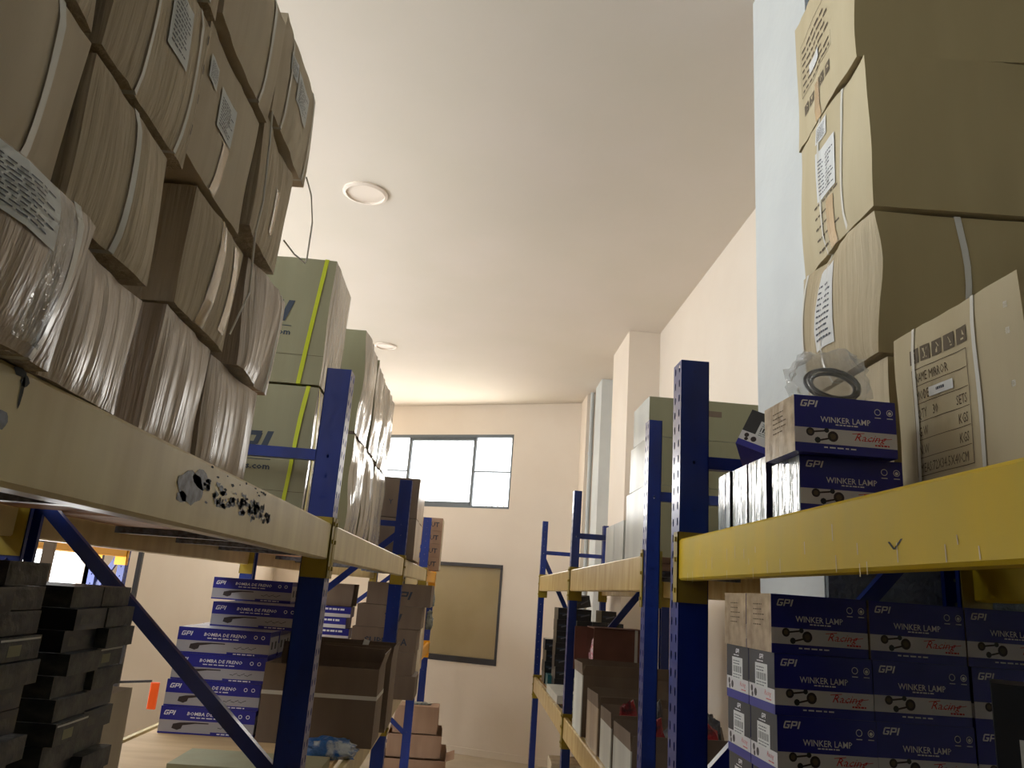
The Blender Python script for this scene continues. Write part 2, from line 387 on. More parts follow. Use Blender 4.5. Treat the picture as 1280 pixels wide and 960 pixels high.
# lower window: dark frame, frosted tan pane
wn = empty('window_2', (0,0,0)); struct(wn)
U0, U1, Z0, Z1 = LW; t = .055
mb = MB(); fbar(mb, U0, U1, Z1-.05, Z1, -.01, .09, M_win); fbar(mb, U0, U1, Z0, Z0+.08, -.01, .09, M_win)
fbar(mb, U0, U0+t, Z0, Z1, -.01, .09, M_win); fbar(mb, U1-.035, U1, Z0, Z1, -.01, .09, M_win); mb.obj('window_frame', wn)
mb = MB(); fbar(mb, U0+.01, U1-.01, Z0+.01, Z1-.01, .04, .055, M_pane); mb.obj('pane', wn)
wn = empty('added_window_far_left', (0,0,0)); struct(wn); mb = MB(); a_, b_, c_, d_ = LFW  # frame of the added far-left opening, out of view
fbar(mb, a_, b_, c_, c_+.04, .0, .09, M_alu); fbar(mb, a_, b_, d_-.04, d_, .0, .09, M_alu); fbar(mb, a_, a_+.04, c_, d_, .0, .09, M_alu); fbar(mb, b_-.04, b_, c_, d_, .0, .09, M_alu); mb.obj('window_frame', wn)
mb = MB(); fbar(mb, a_, b_, c_, d_, .045, .05, M_glass); mb.obj('pane', wn)
# left wall: unseen high windows added for side light, and the loading door
wn = empty('added_window_left', (0,0,0)); struct(wn); mb = MB()
for k in range(8): u = HW[0]+(HW[1]-HW[0])*k/7; mb.box((u-.03, .03, HW[2]), (u+.03, .1, HW[3]), M_alu, ML)
mb.box((HW[0], .03, HW[2]), (HW[1], .1, HW[2]+.05), M_alu, ML); mb.box((HW[0], .03, HW[3]-.05), (HW[1], .1, HW[3]), M_alu, ML); mb.obj('window_frame', wn)
dn = empty('door_1', (0,0,0)); struct(dn); mb = MB()
mb.box((DR[0]-.06, -.02, FLOOR), (DR[0], .1, DR[3]+.06), M_win, ML); mb.box((DR[1], -.02, FLOOR), (DR[1]+.06, .1, DR[3]+.06), M_win, ML)
mb.box((DR[0], -.02, DR[3]), (DR[1], .1, DR[3]+.06), M_win, ML); mb.obj('door_frame', dn)

# round ceiling lamps
def ceil_lamp(x, y, r, label):
    t = empty('ceiling_lamp', (x, y, CEIL)); tag(t, label, 'lamp', 'round flush ceiling lamps')
    mb = MB(); n = 32
    for (ra, za, rb, zb) in ((r, 0, r, -.012), (r, -.012, r*.86, -.02), (r*.86, -.02, r*.84, -.006)):
        vs = [(ra*cos(2*pi*i/n), ra*sin(2*pi*i/n), za) for i in range(n)] + [(rb*cos(2*pi*i/n), rb*sin(2*pi*i/n), zb) for i in range(n)]
        mb.add(vs, [(i, n+i, n+(i+1) % n, (i+1) % n) for i in range(n)], M_lampw)
    mb.obj('rim', t, 40)
    mb = MB(); mb.add([(r*.85*cos(2*pi*i/n), r*.85*sin(2*pi*i/n), -.008) for i in range(n)], [tuple(range(n))[::-1]], M_lampw); mb.obj('diffuser', t)
ceil_lamp(-1.0, 5.36, .17, 'round white ceiling lamp nearest the camera, above the left shelving')
ceil_lamp(-1.23, 9.23, .135, 'small round ceiling lamp farther away, partly behind the carton stack')

# ================================================================ pallet racking
def plate(mb, O, du, wd, h, pitch, cols, mt, z0=0):
    """perforated strip: O origin, du width direction, cols = (centre, half width, half height)"""
    O = Vector(O); du = Vector(du)
    P = lambda u, z: O + du*u + Vector((0,0,z))
    edges = [0]
    for c, hw, hh in cols: edges += [c-hw*1.5, c+hw*1.5]
    edges.append(wd)
    for i in range(0, len(edges), 2):
        if edges[i+1]-edges[i] > 1e-4: mb.add([P(edges[i],0), P(edges[i+1],0), P(edges[i+1],h), P(edges[i],h)], [(0,1,2,3)], mt)
    n = int(h/pitch)
    for c, hw, hh in cols:
        a = hw*1.5; z = 0; vs = []; fs = []
        for k in range(n):
            zc = (k+.5)*pitch; b = pitch/2
            out = [(c-a,zc-b),(c,zc-b),(c+a,zc-b),(c+a,zc),(c+a,zc+b),(c,zc+b),(c-a,zc+b),(c-a,zc)]
            inn = [(c-hw*.6,zc-hh*.8),(c,zc-hh),(c+hw*.6,zc-hh*.8),(c+hw,zc),(c+hw*.7,zc+hh*.8),(c,zc+hh),(c-hw*.7,zc+hh*.8),(c-hw,zc)]
            q = len(vs); vs += [P(*v) for v in out+inn]
            fs += [(q+j, q+(j+1) % 8, q+8+(j+1) % 8, q+8+j) for j in range(8)]
        mb.add(vs, fs, mt)
        if n*pitch < h: mb.add([P(c-a,n*pitch), P(c+a,n*pitch), P(c+a,h), P(c-a,h)], [(0,1,2,3)], mt)
UH = 2.83-FLOOR
def upright_mesh(dx, wy, name):
    mb = MB(); w2 = wy/2
    q = wy*.26
    plate(mb, (0,-w2,0), (0,1,0), wy, UH, .05, [(w2-q, wy*.08, .013), (w2+q, wy*.08, .013)], M_blue)
    plate(mb, (0,-w2,0), (1,0,0), dx, UH, .075, [(dx*.5, .006, .006)], M_blue)
    plate(mb, (0, w2,0), (1,0,0), dx, UH, .075, [(dx*.5, .006, .006)], M_blue)
    mb.box((dx-.003,-w2,0), (dx,-w2+.018,UH), M_blue); mb.box((dx-.003,w2-.018,0), (dx,w2,UH), M_blue)
    mb.box((-.02,-w2-.008,0), (dx+.02,w2+.008,.006), M_blue)
    return mb.mesh(name)
UPW = upright_mesh(.092, .095, 'upright_wide'); UPN = upright_mesh(.058, .075, 'upright_narrow')

class Rack:
    """sgn +1: rack on the right of the aisle (front faces -x); -1: on the left"""
    def __init__(s, name, label, sgn, up, dx, wy, cat='rack', bmat=M_yel, bh=.128, cmat=M_brak):
        s.t = empty(name, (0,0,FLOOR)); tag(s.t, label, cat); s.sgn = sgn; s.up = up; s.dx = dx; s.wy = wy; s.bmat = bmat; s.bh = bh; s.cmat = cmat
    def upright(s, x, y, front=True):
        o = bpy.data.objects.new('upright', s.up); COL.objects.link(o); o.parent = s.t; o.location = (x, y, 0)
        fl = (s.sgn < 0) == front
        o.rotation_euler = (0, 0, pi if fl else 0)
    def frame(s, xf, xr, y, diags=(), horiz=(2.5, .1)):
        s.upright(xf, y); s.upright(xr, y, False)
        for z in horiz:
            mb = MB(); mb.bar((xf+s.sgn*s.dx*.6, y, z-FLOOR), (xr-s.sgn*s.dx*.6, y, z-FLOOR), .034, .04, M_blue); mb.obj('brace', s.t)
        for f0, z0, f1, z1 in diags:
            a, b = xf+s.sgn*s.dx*.5, xr-s.sgn*s.dx*.5
            mb = MB(); mb.bar((a+(b-a)*f0, y+.002, z0-FLOOR), (a+(b-a)*f1, y+.002, z1-FLOOR), .03, .045, M_blue); mb.obj('brace', s.t)
    def beam(s, xa, ya, xb, yb, ztop, front=True, bmat=None, arts=None, th=.05, c0=True, c1=True, bh=None, cmat=None):
        """from upright at (xa,ya) to (xb,yb); x = outer face; th inwards"""
        bmat = bmat or s.bmat; cmat = cmat or s.cmat; bh = bh or s.bh
        g = s.sgn if front else -s.sgn
        za = ztop-FLOOR; w2 = s.wy/2
        mb = MB(); n = 14
        y0, y1 = ya+w2+.004, yb-w2-.004
        sec = [(0,0),(0,-bh),(th,-bh),(th,-.028),(th*.55,-.028),(th*.55,0)]
        c = .006
        sec = [(0,-c),(0,-bh+c),(c,-bh),(th-c,-bh),(th,-bh+c),(th,-.028),(th*.6,-.028),(th*.6,0),(c,0)]
        K = len(sec); vs = []; fs = []
        for i in range(n+1):
            t = i/n; y = y0+(y1-y0)*t; x = xa+(xb-xa)*t
            vs += [(x+g*u, y, za+v) for u, v in sec]
        for i in range(n):
            for j in range(K):
                q = (i*K+j, i*K+(j+1) % K, (i+1)*K+(j+1) % K, (i+1)*K+j)
                fs.append(q if g > 0 else q[::-1])
        mb.add(vs, fs, bmat)
        if arts: arts(mb, xa, y0, y1, za, bh, g)
        o = mb.obj('beam', s.t)
        for (x, y, on, d) in ((xa, ya, c0, 1), (xb, yb, c1, -1)):
            if not on: continue
            mb = MB(); x0, x1 = sorted((x-g*.006, x+g*.088)); e = y+d*(w2+.001)
            mb.box((x0, min(e, e+d*.004), za-bh-.065), (x1, max(e, e+d*.004), za+.022), cmat)
            x0, x1 = sorted((x-g*.006, x-g*.002)); a, b = sorted((y+d*w2*.15, e+d*.004))
            mb.box((x0, a, za-bh-.065), (x1, b, za+.022), cmat)
            for zz in (-bh-.03, -bh*.5, 0):
                x0, x1 = sorted((x-g*.011, x-g*.006))
                mb.box((x0, (a+b)/2-.007, za+zz-.007), (x1, (a+b)/2+.007, za+zz+.007), cmat)
            mb.obj('beam_connector', o, None)
        return o
    def supports(s, xf, xr, ya, yb, ztop, n=3, mt=M_bare):
        g = s.sgn
        for k in range(n):
            y = ya+(yb-ya)*(k+1)/(n+1); x0, x1 = sorted((xf+g*.051, xr-g*.051))
            mb = MB(); mb.box((x0, y-.03, ztop-.058-FLOOR), (x1, y+.03, ztop-.029-FLOOR), mt); mb.obj('support_bar', s.t)
def board(x0, x1, y0, y1, ztop, label, mt=M_board, under=None):
    mb = MB(); mb.box((x0, y0, ztop-.0275), (x1, y1, ztop), mt)
    return tag(mb.obj('shelf_board', bevel=.002), label, 'shelf board', 'wooden boards on the rack beams')

def scuffs(mb, xa, y0, y1, za, bh, g):     # scraped paint and a torn sticker on the near left beam
    e = xa-g*.0008; rnd = random.Random(5)
    def blob(yc, zc, ry, rz, mt, n=12, k=.35):
        vs = [(e, yc+ry*cos(2*pi*i/n)*(1-k*rnd.random()), za-bh*zc+rz*sin(2*pi*i/n)*(1-k*rnd.random())) for i in range(n)]
        f = tuple(range(n)); mb.add(vs, [f], mt)
    blob(1.41, .46, .075, .032, M_bare, 18, .25); blob(1.455, .3, .05, .02, M_bare); blob(1.37, .62, .03, .012, M_bare)
    for i in range(60): blob(1.47+.28*rnd.random(), .26+.32*rnd.random(), .008+.014*rnd.random(), .003+.006*rnd.random(), M_bare if i % 3 else M_ink, 8, .6)
    for i in range(90):
        yc = 1.72+.27*rnd.random(); zc = .30+.30*rnd.random()
        blob(yc, zc, .006+.014*rnd.random(), .003+.007*rnd.random(), M_bare if i % 2 else M_ink, 8, .6)
    for i in range(12): blob(1.42+.5*rnd.random(), .05+.14*rnd.random(), .006+.008*rnd.random(), .002+.003*rnd.random(), M_ink, 7, .5)
    blob(.838, .05, .016, .006, M_ink, 9, .4); blob(.848, .2, .004, .022, M_ink, 9, .4); blob(.85, .1, .01, .008, M_ink, 9, .4); blob(.822, .48, .02, .012, M_bare, 12, .3)

def tick(mb, xa, y0, y1, za, bh, g):       # small handwritten tick on the near right beam
    e = xa-g*.0008
    for (ya_, z1_, yb_, z2_) in ((1.185, .66, 1.17, .76), (1.17, .76, 1.148, .64)):
        mb.add([(e, ya_, za-bh*z1_), (e, ya_-.006, za-bh*z1_), (e, yb_-.006, za-bh*z2_), (e, yb_, za-bh*z2_)], [(0,1,2,3)], M_ink)
    rnd = random.Random(3)
    for i in range(26):
        yy = .95+1.4*rnd.random(); zz = .3+.6*rnd.random(); l = .012+.02*rnd.random()
        mb.add([(e, yy, za-bh*zz), (e, yy-.0025, za-bh*zz), (e, yy-.0035, za-bh*zz-l), (e, yy-.001, za-bh*zz-l)], [(0,1,2,3)], M_cream)

# --- left racking, four frames
LR = Rack('pallet_rack', 'long blue and cream pallet rack filling the left side of the aisle', -1, UPW, .092, .095, bmat=M_cream)
XF = -.5; XR = -1.65
LY = [-.25, 2.92, 5.98, 9.1, 11.0]; LX = [-.5, -.5, -.47, -.45, -.42]
LR.frame(-.5, XR, LY[0], [(0, 1.36, 1, 2.27)])
LR.frame(-.5, XR, LY[1], [(0, 1.36, 1, 2.30), (0, 1.36, 1, .4)])
LR.frame(-.47, XR, LY[2], [(0, 2.45, 1, 1.45), (1, 1.4, 0, .5)])
LR.frame(-.45, XR, LY[3], [(0, 2.45, 1, 1.5), (1, 1.4, 0, .5)])
LR.frame(-.42, -1.3, LY[4], [(0, 2.3, 1, 1.3)])
LOW = 1.22
for i in range(4):
    far = i == 3
    for z, bm in ((2.25, M_cream), (LOW, M_cream)):
        if far and z < 2: z = 1.35
        LR.beam(LX[i], LY[i], LX[i+1], LY[i+1], z, True, M_orange if far else bm, scuffs if (i == 0 and z > 2) else None, cmat=M_orange if far else None)
        LR.beam(XR, LY[i], XR if not far else -1.3, LY[i+1], z, False, bm)
    LR.supports(LX[i+1]-.0, XR if not far else -1.3, LY[i], LY[i+1], 2.25, 3)
    LR.supports(LX[i+1]-.0, XR if not far else -1.3, LY[i], LY[i+1], LOW if not far else 1.35, 3)
    a, b = LY[i]+.07, LY[i+1]-.07; n = ('nearest bay', 'second bay', 'third bay', 'bay by the far wall')[i]
    x0 = XR+.056 if not far else -1.24
    board(x0, LX[i]-.056, a, b, 2.2495, 'brown wooden board on the upper beams of the left rack, '+n)
    if not far: board(x0, LX[i]-.056, a, b, LOW-.0005, 'pale wooden board on the lower beams of the left rack, '+n, M_boardw)

# --- right racking: a near rack and, behind it, a slimmer one
RA = Rack('pallet_rack', 'near right pallet rack with wide blue uprights and yellow beams', 1, UPW, .092, .095, bmat=M_yel, bh=.124)
RA.frame(.645, 1.62, -.6, [(0, 1.36, 1, 2.3)])
RA.frame(.645, 1.62, 2.45, [(0, 1.5, 1, 2.9-.45), (0, 1.5, 1, .4)])
for z in (2.25, LOW):
    RA.beam(.645, -.6, .645, 2.45, z, True, arts=tick if z > 2 else None); RA.beam(1.62, -.6, 1.62, 2.45, z, False)
    RA.supports(.645, 1.62, -.6, 2.45, z, 3)
board(.70, 1.565, -.53, 2.38, 2.2495, 'brown wooden board on the upper beams of the near right rack')
board(.70, 1.565, -.53, 2.38, LOW-.0005, 'pale wooden board on the lower beams of the near right rack', M_boardw)

RB = Rack('pallet_rack', 'slimmer right pallet rack continuing behind the near one towards the far wall', 1, UPN, .058, .075, bmat=M_yel, bh=.15)
RY = [3.33, 5.82, 8.45]; RX = [.745, .755, .775]; RBR = 1.49
RB.frame(RX[0], RBR, RY[0], [(0, .3, 1, 1.1)]); RB.frame(RX[1], RBR, RY[1], [(0, 1.5, 1, 2.35)]); RB.frame(RX[2], RBR, RY[2], [(0, 2.45, 1, 1.2)])
M_yc = mat('worn_yellow_beam_paint', (206, 182, 116), .34, (178, 140, 60), (8, 12, 3), .15, (60,10,60), .002, coat=.5, coat_r=.2)
for i in range(2):
    for z, b in ((2.25, .15), (LOW+.03, .14)):
        RB.beam(RX[i], RY[i], RX[i+1], RY[i+1], z, True, M_yc, bh=b); RB.beam(RBR, RY[i], RBR, RY[i+1], z, False, M_yc, bh=b)
        RB.supports(RX[i+1], RBR, RY[i], RY[i+1], z, 2)
    board(RX[i+1]+.056, RBR-.056, RY[i]+.06, RY[i+1]-.06, 2.2495, 'reddish wooden board on the upper beams of the slim right rack, '+('near bay','far bay')[i])
    board(RX[i+1]+.056, RBR-.056, RY[i]+.06, RY[i+1]-.06, LOW+.0295, 'pale board on the lower beams of the slim right rack, '+('near bay','far bay')[i], M_boardw)
# --- bright rack against the left wall
RC = Rack('pallet_rack', 'distant blue rack with bright yellow beams near the left wall', -1, UPN, .058, .075, bmat=M_orange, cmat=M_orange, bh=.09)
RC.frame(-2.80, -3.08, 5.15, [(0, 1.9, 1, 1.4)]); RC.frame(-2.80, -3.08, 6.75, [(0, 2.22, 1, 1.78)])
RC.beam(-2.80, 5.15, -2.80, 6.75, 2.21, True); RC.beam(-3.08, 5.15, -3.08, 6.75, 2.21, False)
RC.supports(-2.80, -3.08, 5.15, 6.75, 2.21, 2)

# ================================================================ printed artwork
def logo(x, y, s, mt, align='l', k=.32, sx=1.0):
    """slanted block letters GPI"""
    a = []; w = .92*s*sx; g = .16*s; t = .2*s; W_ = 2*w+2*g+.26*s*sx
    ox = x - (0 if align == 'l' else W_ if align == 'r' else W_/2)
    def q(x0, y0, x1, y1): a.append(poly2([(ox+x0+k*y0, y+y0), (ox+x1+k*y0, y+y0), (ox+x1+k*y1, y+y1), (ox+x0+k*y1, y+y1)], mt))
    q(.08*s, s-t, w, s); q(0, .1*s, t*1.15, s-t*.6); q(.08*s, 0, w-.06*s, t); q(w-t*1.15, t*.6, w, .55*s); q(w*.5, .55*s-t*.85, w-t*.6, .55*s)
    b = w+g
    q(b, 0, b+t*1.15, s); q(b+t, s-t, b+w-.05*s, s); q(b+w-t*1.15, .42*s, b+w, s-.1*s); q(b+t, .36*s, b+w-.06*s, .36*s+t*.9)
    b = 2*(w+g); q(b, 0, b+.26*s*sx, s)
    return a
def winker_front(w, h):
    a = []
    a.append(rect2(0, .16*h, w, .43*h, P_white))
    a += logo(.055*w, .80*h, .12*h, P_txt)
    a.append(text2('WINKER LAMP', .105*h, P_txt, .5*w, .545*h, 'c', bold=.008, sx=.95))
    a += bars2(.40*w, .50*h, .22*w, 1, 0, .022*h, P_txt, 3)
    for cx in (.82, .94):
        a.append(disc2(cx*w, .80*h, .042*h*1.4, P_txt, 14, rin=.012*h)); a.append(rect2(cx*w-.03*w, .69*h, cx*w+.03*w, .705*h, P_txt))
    a.append(disc2(.94*w, .795*h, .03*h, P_txt, 10))
    for (cx, cy, r) in ((.15, .355, .075), (.37, .30, .095)):
        a.append(disc2(cx*w, cy*h, r*h, P_dark, 14, rin=0)); a.append(disc2(cx*w, cy*h, r*h*.55, P_ink, 12))
    a.append(line2(.17*w, .36*h, .31*w, .395*h, .03*h, P_dark)); a.append(disc2(.31*w, .40*h, .045*h, P_black, 8))
    a.append(line2(.22*w, .21*h, .35*w, .27*h, .03*h, P_dark)); a.append(disc2(.22*w, .22*h, .055*h, P_black, 8))
    a.append(text2('Racing', .135*h, P_red, .58*w, .26*h, bold=.0, shear=.45, sx=1.15))
    a.append(line2(.56*w, .375*h, .68*w, .40*h, .012*h, P_red)); a.append(line2(.68*w, .262*h, .95*w, .34*h, .01*h, P_red))
    a += bars2(.78*w, .19*h, .16*w, 1, 0, .028*h, P_red, 5)
    a += bars2(.28*w, .09*h, .44*w, 1, 0, .024*h, P_txt, 7)
    return a
def winker_side(d, h):     # dark end with a barcode sticker
    a = [rect2(0, 0, d, .16*h, P_blue), rect2(0, .16*h, d, .40*h, P_white), rect2(0, .40*h, d, h, P_black)]
    a += logo(.5*d, .86*h, .08*h, P_txt, 'c'); a += bars2(.33*d, .81*h, .34*d, 1, 0, .02*h, P_txt, 2)
    a.append(rect2(.26*d, .36*h, .74*d, .78*h, L_white)); a += bars2(.31*d, .70*h, .38*d, 2, .05*h, .02*h, L_text, 4)
    for k in range(9): a.append(rect2(.31*d+k*.045*d, .5*h, .31*d+k*.045*d+(.016+.012*(k % 2))*d, .62*h, P_black))
    a += bars2(.31*d, .45*h, .38*d, 2, .05*h, .018*h, L_text, 9)
    for (cx, cy, r) in ((.12, .31, .05), (.27, .26, .06), (.14, .21, .04)): a.append(disc2(cx*d, cy*h, r*h*1.2, P_dark, 10))
    a.append(text2('Racing', .09*h, P_red, .62*d, .27*h, bold=-.004, shear=.45, sx=1.0)); a += bars2(.68*d, .2*h, .2*d, 1, 0, .02*h, P_red, 6)
    return a
def plain_side(d, h):
    return bars2(.3*d, .8*h, .45*d, 5, .09*h, .02*h, P_ink, 4) + [rect2(.3*d, .3*h, .7*d, .5*h, P_ink)][:0] + [rect2(0, 0, d, .14*h, P_blue)][:0]
def bomba_front(w, h):
    a = [rect2(0, .5*h, w, h, P_blue), rect2(0, 0, w, .06*h, P_blue), rect2(.55*w, .0, w, .13*h, P_blue)]
    a += logo(.035*w, .68*h, .17*h, P_txt); a.append(text2('BOMBA DE FRENO', .13*h, P_txt, .28*w, .70*h, bold=.015, shear=.15, sx=1.15))
    a += bars2(.32*w, .60*h, .34*w, 1, 0, .035*h, P_txt, 3)
    for cx in (.84, .92): a.append(disc2(cx*w, .76*h, .075*h, P_txt, 12, rin=.025*h))
    a.append(poly2([(.14*w,.20*h),(.20*w,.14*h),(.24*w,.20*h),(.25*w,.32*h),(.38*w,.40*h),(.52*w,.41*h),(.52*w,.45*h),(.36*w,.45*h),(.22*w,.42*h),(.15*w,.36*h)], P_dark))
    a += [line2((.62+.04*i)*w, .30*h, (.66+.04*i)*w, (.36 if i % 2 else .27)*h, .02*h, P_dark) for i in range(6)]
    a += bars2(.62*w, .05*h, .3*w, 1, 0, .04*h, P_txt, 8)
    return a
def bomba_side(d, h):
    return [rect2(0, .8*h, d, h, P_blue), rect2(0, 0, d, .1*h, P_blue), rect2(.2*d, .3*h, .38*d, .6*h, P_black), rect2(.6*d, .3*h, .78*d, .6*h, P_black)]
def gpi_front(w, h, tx, ty, size, url=True):
    a = logo(tx, ty, size, P_slate, 'r')
    if url: a += [rect2(tx-size*3.1, ty-size*.22, tx+.03, ty-size*.19, P_slate), text2('gpimotos.com', size*.27, P_slate, tx+.03, ty-size*.62, 'r', bold=.02, sx=1.15)]
    return a
def picto(x, y, s, k, mt=P_ink):    # small square handling symbols
    a = [rect2(x, y, x+s, y+s, mt)]; c = C_kraft
    X, Y = x+s/2, y+s/2
    if k == 0: a += [disc2(X, Y, s*.3, c, 12, rin=s*.08)]
    elif k == 1: a += [poly2([(x+.25*s,y+.8*s),(x+.75*s,y+.8*s),(X+.06*s,y+.45*s),(X-.06*s,y+.45*s)], c), rect2(X-.04*s, y+.2*s, X+.04*s, y+.5*s, c), rect2(X-.2*s, y+.14*s, X+.2*s, y+.2*s, c)]
    elif k == 2: a += [poly2([(X-.28*s,Y),(X,y+.85*s),(X+.28*s,Y)], c), rect2(X-.08*s, y+.15*s, X+.08*s, Y, c)]
    elif k == 3: a += [poly2([(X-.25*s,y+.35*s),(X,y+.8*s),(X+.25*s,y+.35*s)], c), rect2(x+.2*s, y+.15*s, x+.8*s, y+.24*s, c)]
    else: a += [poly2([(X-.3*s,y+.4*s),(X-.05*s,y+.82*s),(X+.0*s,y+.5*s)], c), poly2([(X+.3*s,y+.4*s),(X+.05*s,y+.82*s),(X+.06*s,y+.5*s)], c), rect2(X-.2*s, y+.18*s, X+.2*s, y+.3*s, c)]
    return a
def label_art(w, h, seed=1, head=None):
    a = []
    if head: a.append(text2(head, .09*h, L_text, .1*w, .86*h, bold=.01))
    a += bars2(.1*w, .78*h, .8*w, 10, .075*h, .025*h, L_text, seed)
    return a

# ================================================================ brown cartons piled on the left rack
GB = 'brown cartons piled on the near end of the left rack'
def leftbox(nm, y0, y1, z0, z1, xf, mt, seed, wob=.006, bulge=.010, tilt=0, **k):
    w = .52; n = 12
    return carton('carton', nm, w, y1-y0-.012, z1-z0-.008, (xf-w/2, (y0+y1)/2, z0+.001), mt, 0, bulge, wob, seed, GB, n=n, main='R', **k)
B = 2.2505
rows = {}
o, c = leftbox('crumpled brown carton wrapped in film, lowest at the near end of the left pile', .50, .865, B, 2.435, -.475, C_wrap, 1, .014, .016)
c.patch('R', .13, .10, .25, .17, L_white, o, 'label', label_art(.12, .07, 3)); c.strap('y', .12, .014, St_white, o)
c.patch('R', .24, .01, .30, .17, Pl_clear, o, 'film')
o, c = leftbox('creased brown carton on the beam, lowest row, second from the near end', .87, 1.095, B, 2.43, -.50, C_wrap, 2, .008)
o, c = leftbox('film-wrapped brown carton with dark near side, lowest row, third from the near end', 1.215, 1.49, B, 2.475, -.535, C_wrap, 3, .009)
o, c = leftbox('film-wrapped brown carton, lowest row, at the far end of the left pile', 1.50, 1.83, B, 2.475, -.537, C_wrap, 4, .010)
c.strap('y', -.1, .006, Pl_clear, o, 'film_edge')
o, c = leftbox('smooth brown carton with broad white strap, second row, nearest the camera', .50, .826, 2.441, 2.655, -.50, C_brown, 5)
c.strap('y', .085, .014, St_white, o); c.strap('y', -.03, .014, St_white, o)
o, c = leftbox('brown carton with curved white strap, second row, second from the near end', .832, 1.085, 2.441, 2.655, -.50, C_brown2, 6)
c.strap('y', .0, .012, St_white, o)
o, c = leftbox('brown carton with tape strips and dark near side, second row, third from near end', 1.235, 1.535, 2.478, 2.70, -.520, C_brown2, 7, .008)
c.patch('R', .10, .0, .135, .21, T_tape, o, 'packing_tape', skew=.1); c.patch('R', .20, .02, .235, .2, T_tape, o, 'packing_tape', skew=.05)
o, c = leftbox('small brown carton with loose white strap, second row, far end of the left pile', 1.61, 1.90, 2.478, 2.735, -.530, C_wrap, 8, .012)
c.strap('y', .10, .008, St_white, o)
o, c = leftbox('brown carton with crumpled lower corner, third row, nearest the camera', .50, .823, 2.661, 2.90, -.50, C_brown2, 9, .010)
o, c = leftbox('brown carton with white label and two straps, third row from the beam', .829, 1.135, 2.661, 2.925, -.50, C_brown2, 10, .008)
c.patch('R', .14, .115, .205, .215, L_white, o, 'label', label_art(.065, .1, 5, '07817'))
c.strap('y', -.05, .010, St_white, o); c.strap('y', .095, .008, St_white, o)
for k in range(4): c.patch('R', .272, .05+k*.055, .277, .068+k*.055, M_ink, o, 'staple')
o, c = leftbox('brown carton with two stickers high on its side, third row from the beam', 1.141, 1.46, 2.703, 2.965, -.512, C_brown, 11)
c.patch('R', .015, .155, .06, .20, L_white, o, 'label', label_art(.045, .045, 6)); c.patch('R', .085, .105, .165, .185, L_white, o, 'label', label_art(.08, .08, 7))
c.patch('R', .12, .0, .15, .1, T_tape, o, 'packing_tape', skew=.15)
o, c = leftbox('slim brown carton with loose strap hanging over the green-strapped carton, third row far end', 1.475, 1.755, 2.74, 3.01, -.512, C_brown2, 12, .008)
c.patch('R', .13, .05, .16, .16, T_tape, o, 'packing_tape', skew=.1)
o, c = leftbox('brown carton cut off by the top edge of the photo, fourth row, near end', .72, 1.13, 2.935, 3.20, -.50, C_brown2, 13, .008)
c.strap('y', .15, .010, St_white, o)
o, c = leftbox('large brown carton near the top of the left pile, smooth side', 1.14, 1.475, 2.972, 3.225, -.50, C_brown, 14)
c.strap('y', .085, .012, St_white, o)
o, c = leftbox('topmost far brown carton of the left pile with two white stickers', 1.485, 1.83, 3.016, 3.275, -.50, C_brown, 15)
c.patch('R', .055, .15, .11, .20, L_white, o, 'label', label_art(.055, .05, 8)); c.patch('R', .115, .11, .235, .19, L_white, o, 'label', label_art(.12, .08, 9))
c.strap('y', -.10, .010, St_white, o); c.strap('y', .13, .008, St_white, o)
# loose strap loop hanging off the top far carton
mb = MB(); mb.tube([(-.487,1.79,3.03),(-.478,1.83,3.00),(-.478,1.88,2.95),(-.478,1.88,2.85),(-.478,1.87,2.83),(-.49,1.80,2.822),(-.497,1.72,2.82)], .0022, St_white, 6)
tag(mb.obj('loose_strap'), 'thin white strap looping out beyond the far top carton of the left pile', 'strap')
mb = MB(); mb.tube([(-.492,1.47,3.0),(-.488,1.475,2.93),(-.486,1.49,2.8),(-.484,1.47,2.72),(-.486,1.50,2.6),(-.49,1.44,2.49)], .0022, St_white, 6)
tag(mb.obj('loose_strap'), 'thin white strap dangling in the dark gap between the left cartons', 'strap')

# ================================================================ olive printed cartons behind the left frame
GO = 'olive cartons behind the first left frame'
def olive(lab, z0, z1, seed, yel=False):
    w, d, h = .62, .42, z1-z0
    a = gpi_front(w, h, .445, h*.475, .092)
    o, c = carton('carton', lab, w, d, h, (-.65-w/2, 3.04+d/2, z0), C_olive, 0, .006, .004, seed, GO, n=10, mats={'R': C_olwrap, 'L': C_olwrap}, art={'F': a + [rect2(0, h*.22, w, h*.223, P_ink)]}, main='FR')
    c.strap('x', w/2-.082, .016, St_green, o, sl=.042); c.strap('x', -w/2+.12, .016, St_green, o)
    if yel: c.strap('y', -.17, .03, St_yel, o)
    return o
olive('olive-grey carton with green strap and big printed letters, lower of two behind the crossbar', B, 2.79, 21, True)
olive('olive-grey carton with green strap and big printed letters, upper of two', 2.80, 3.34, 22)
k = 0
ys = [(4.0, 4.52), (4.55, 5.05), (5.08, 5.75)]
for lv, (z0, z1) in enumerate(((B, 2.80), (2.81, 3.37))):
    for i, (a, b) in enumerate(ys):
        nm = ('film-wrapped carton', 'olive carton with creased sides')[lv] + (' just behind the tall upright, ', ' in the middle, ', ' at the far end, ')[i] + ('lower row', 'upper row') [lv]
        o, c = carton('carton', nm+' of the left stack', .6, b-a-.03, z1-z0-.006, (-.64-.3-.004*i, (a+b)/2, z0), C_olwrap, 0, .022 if lv == 0 else .012, .012, 30+k, GO, n=12, mats={'F': C_olive, 'R': C_olwrap}, main='R')
        c.strap('y', .05, .02, Pl_clear, o, 'film_edge'); k += 1
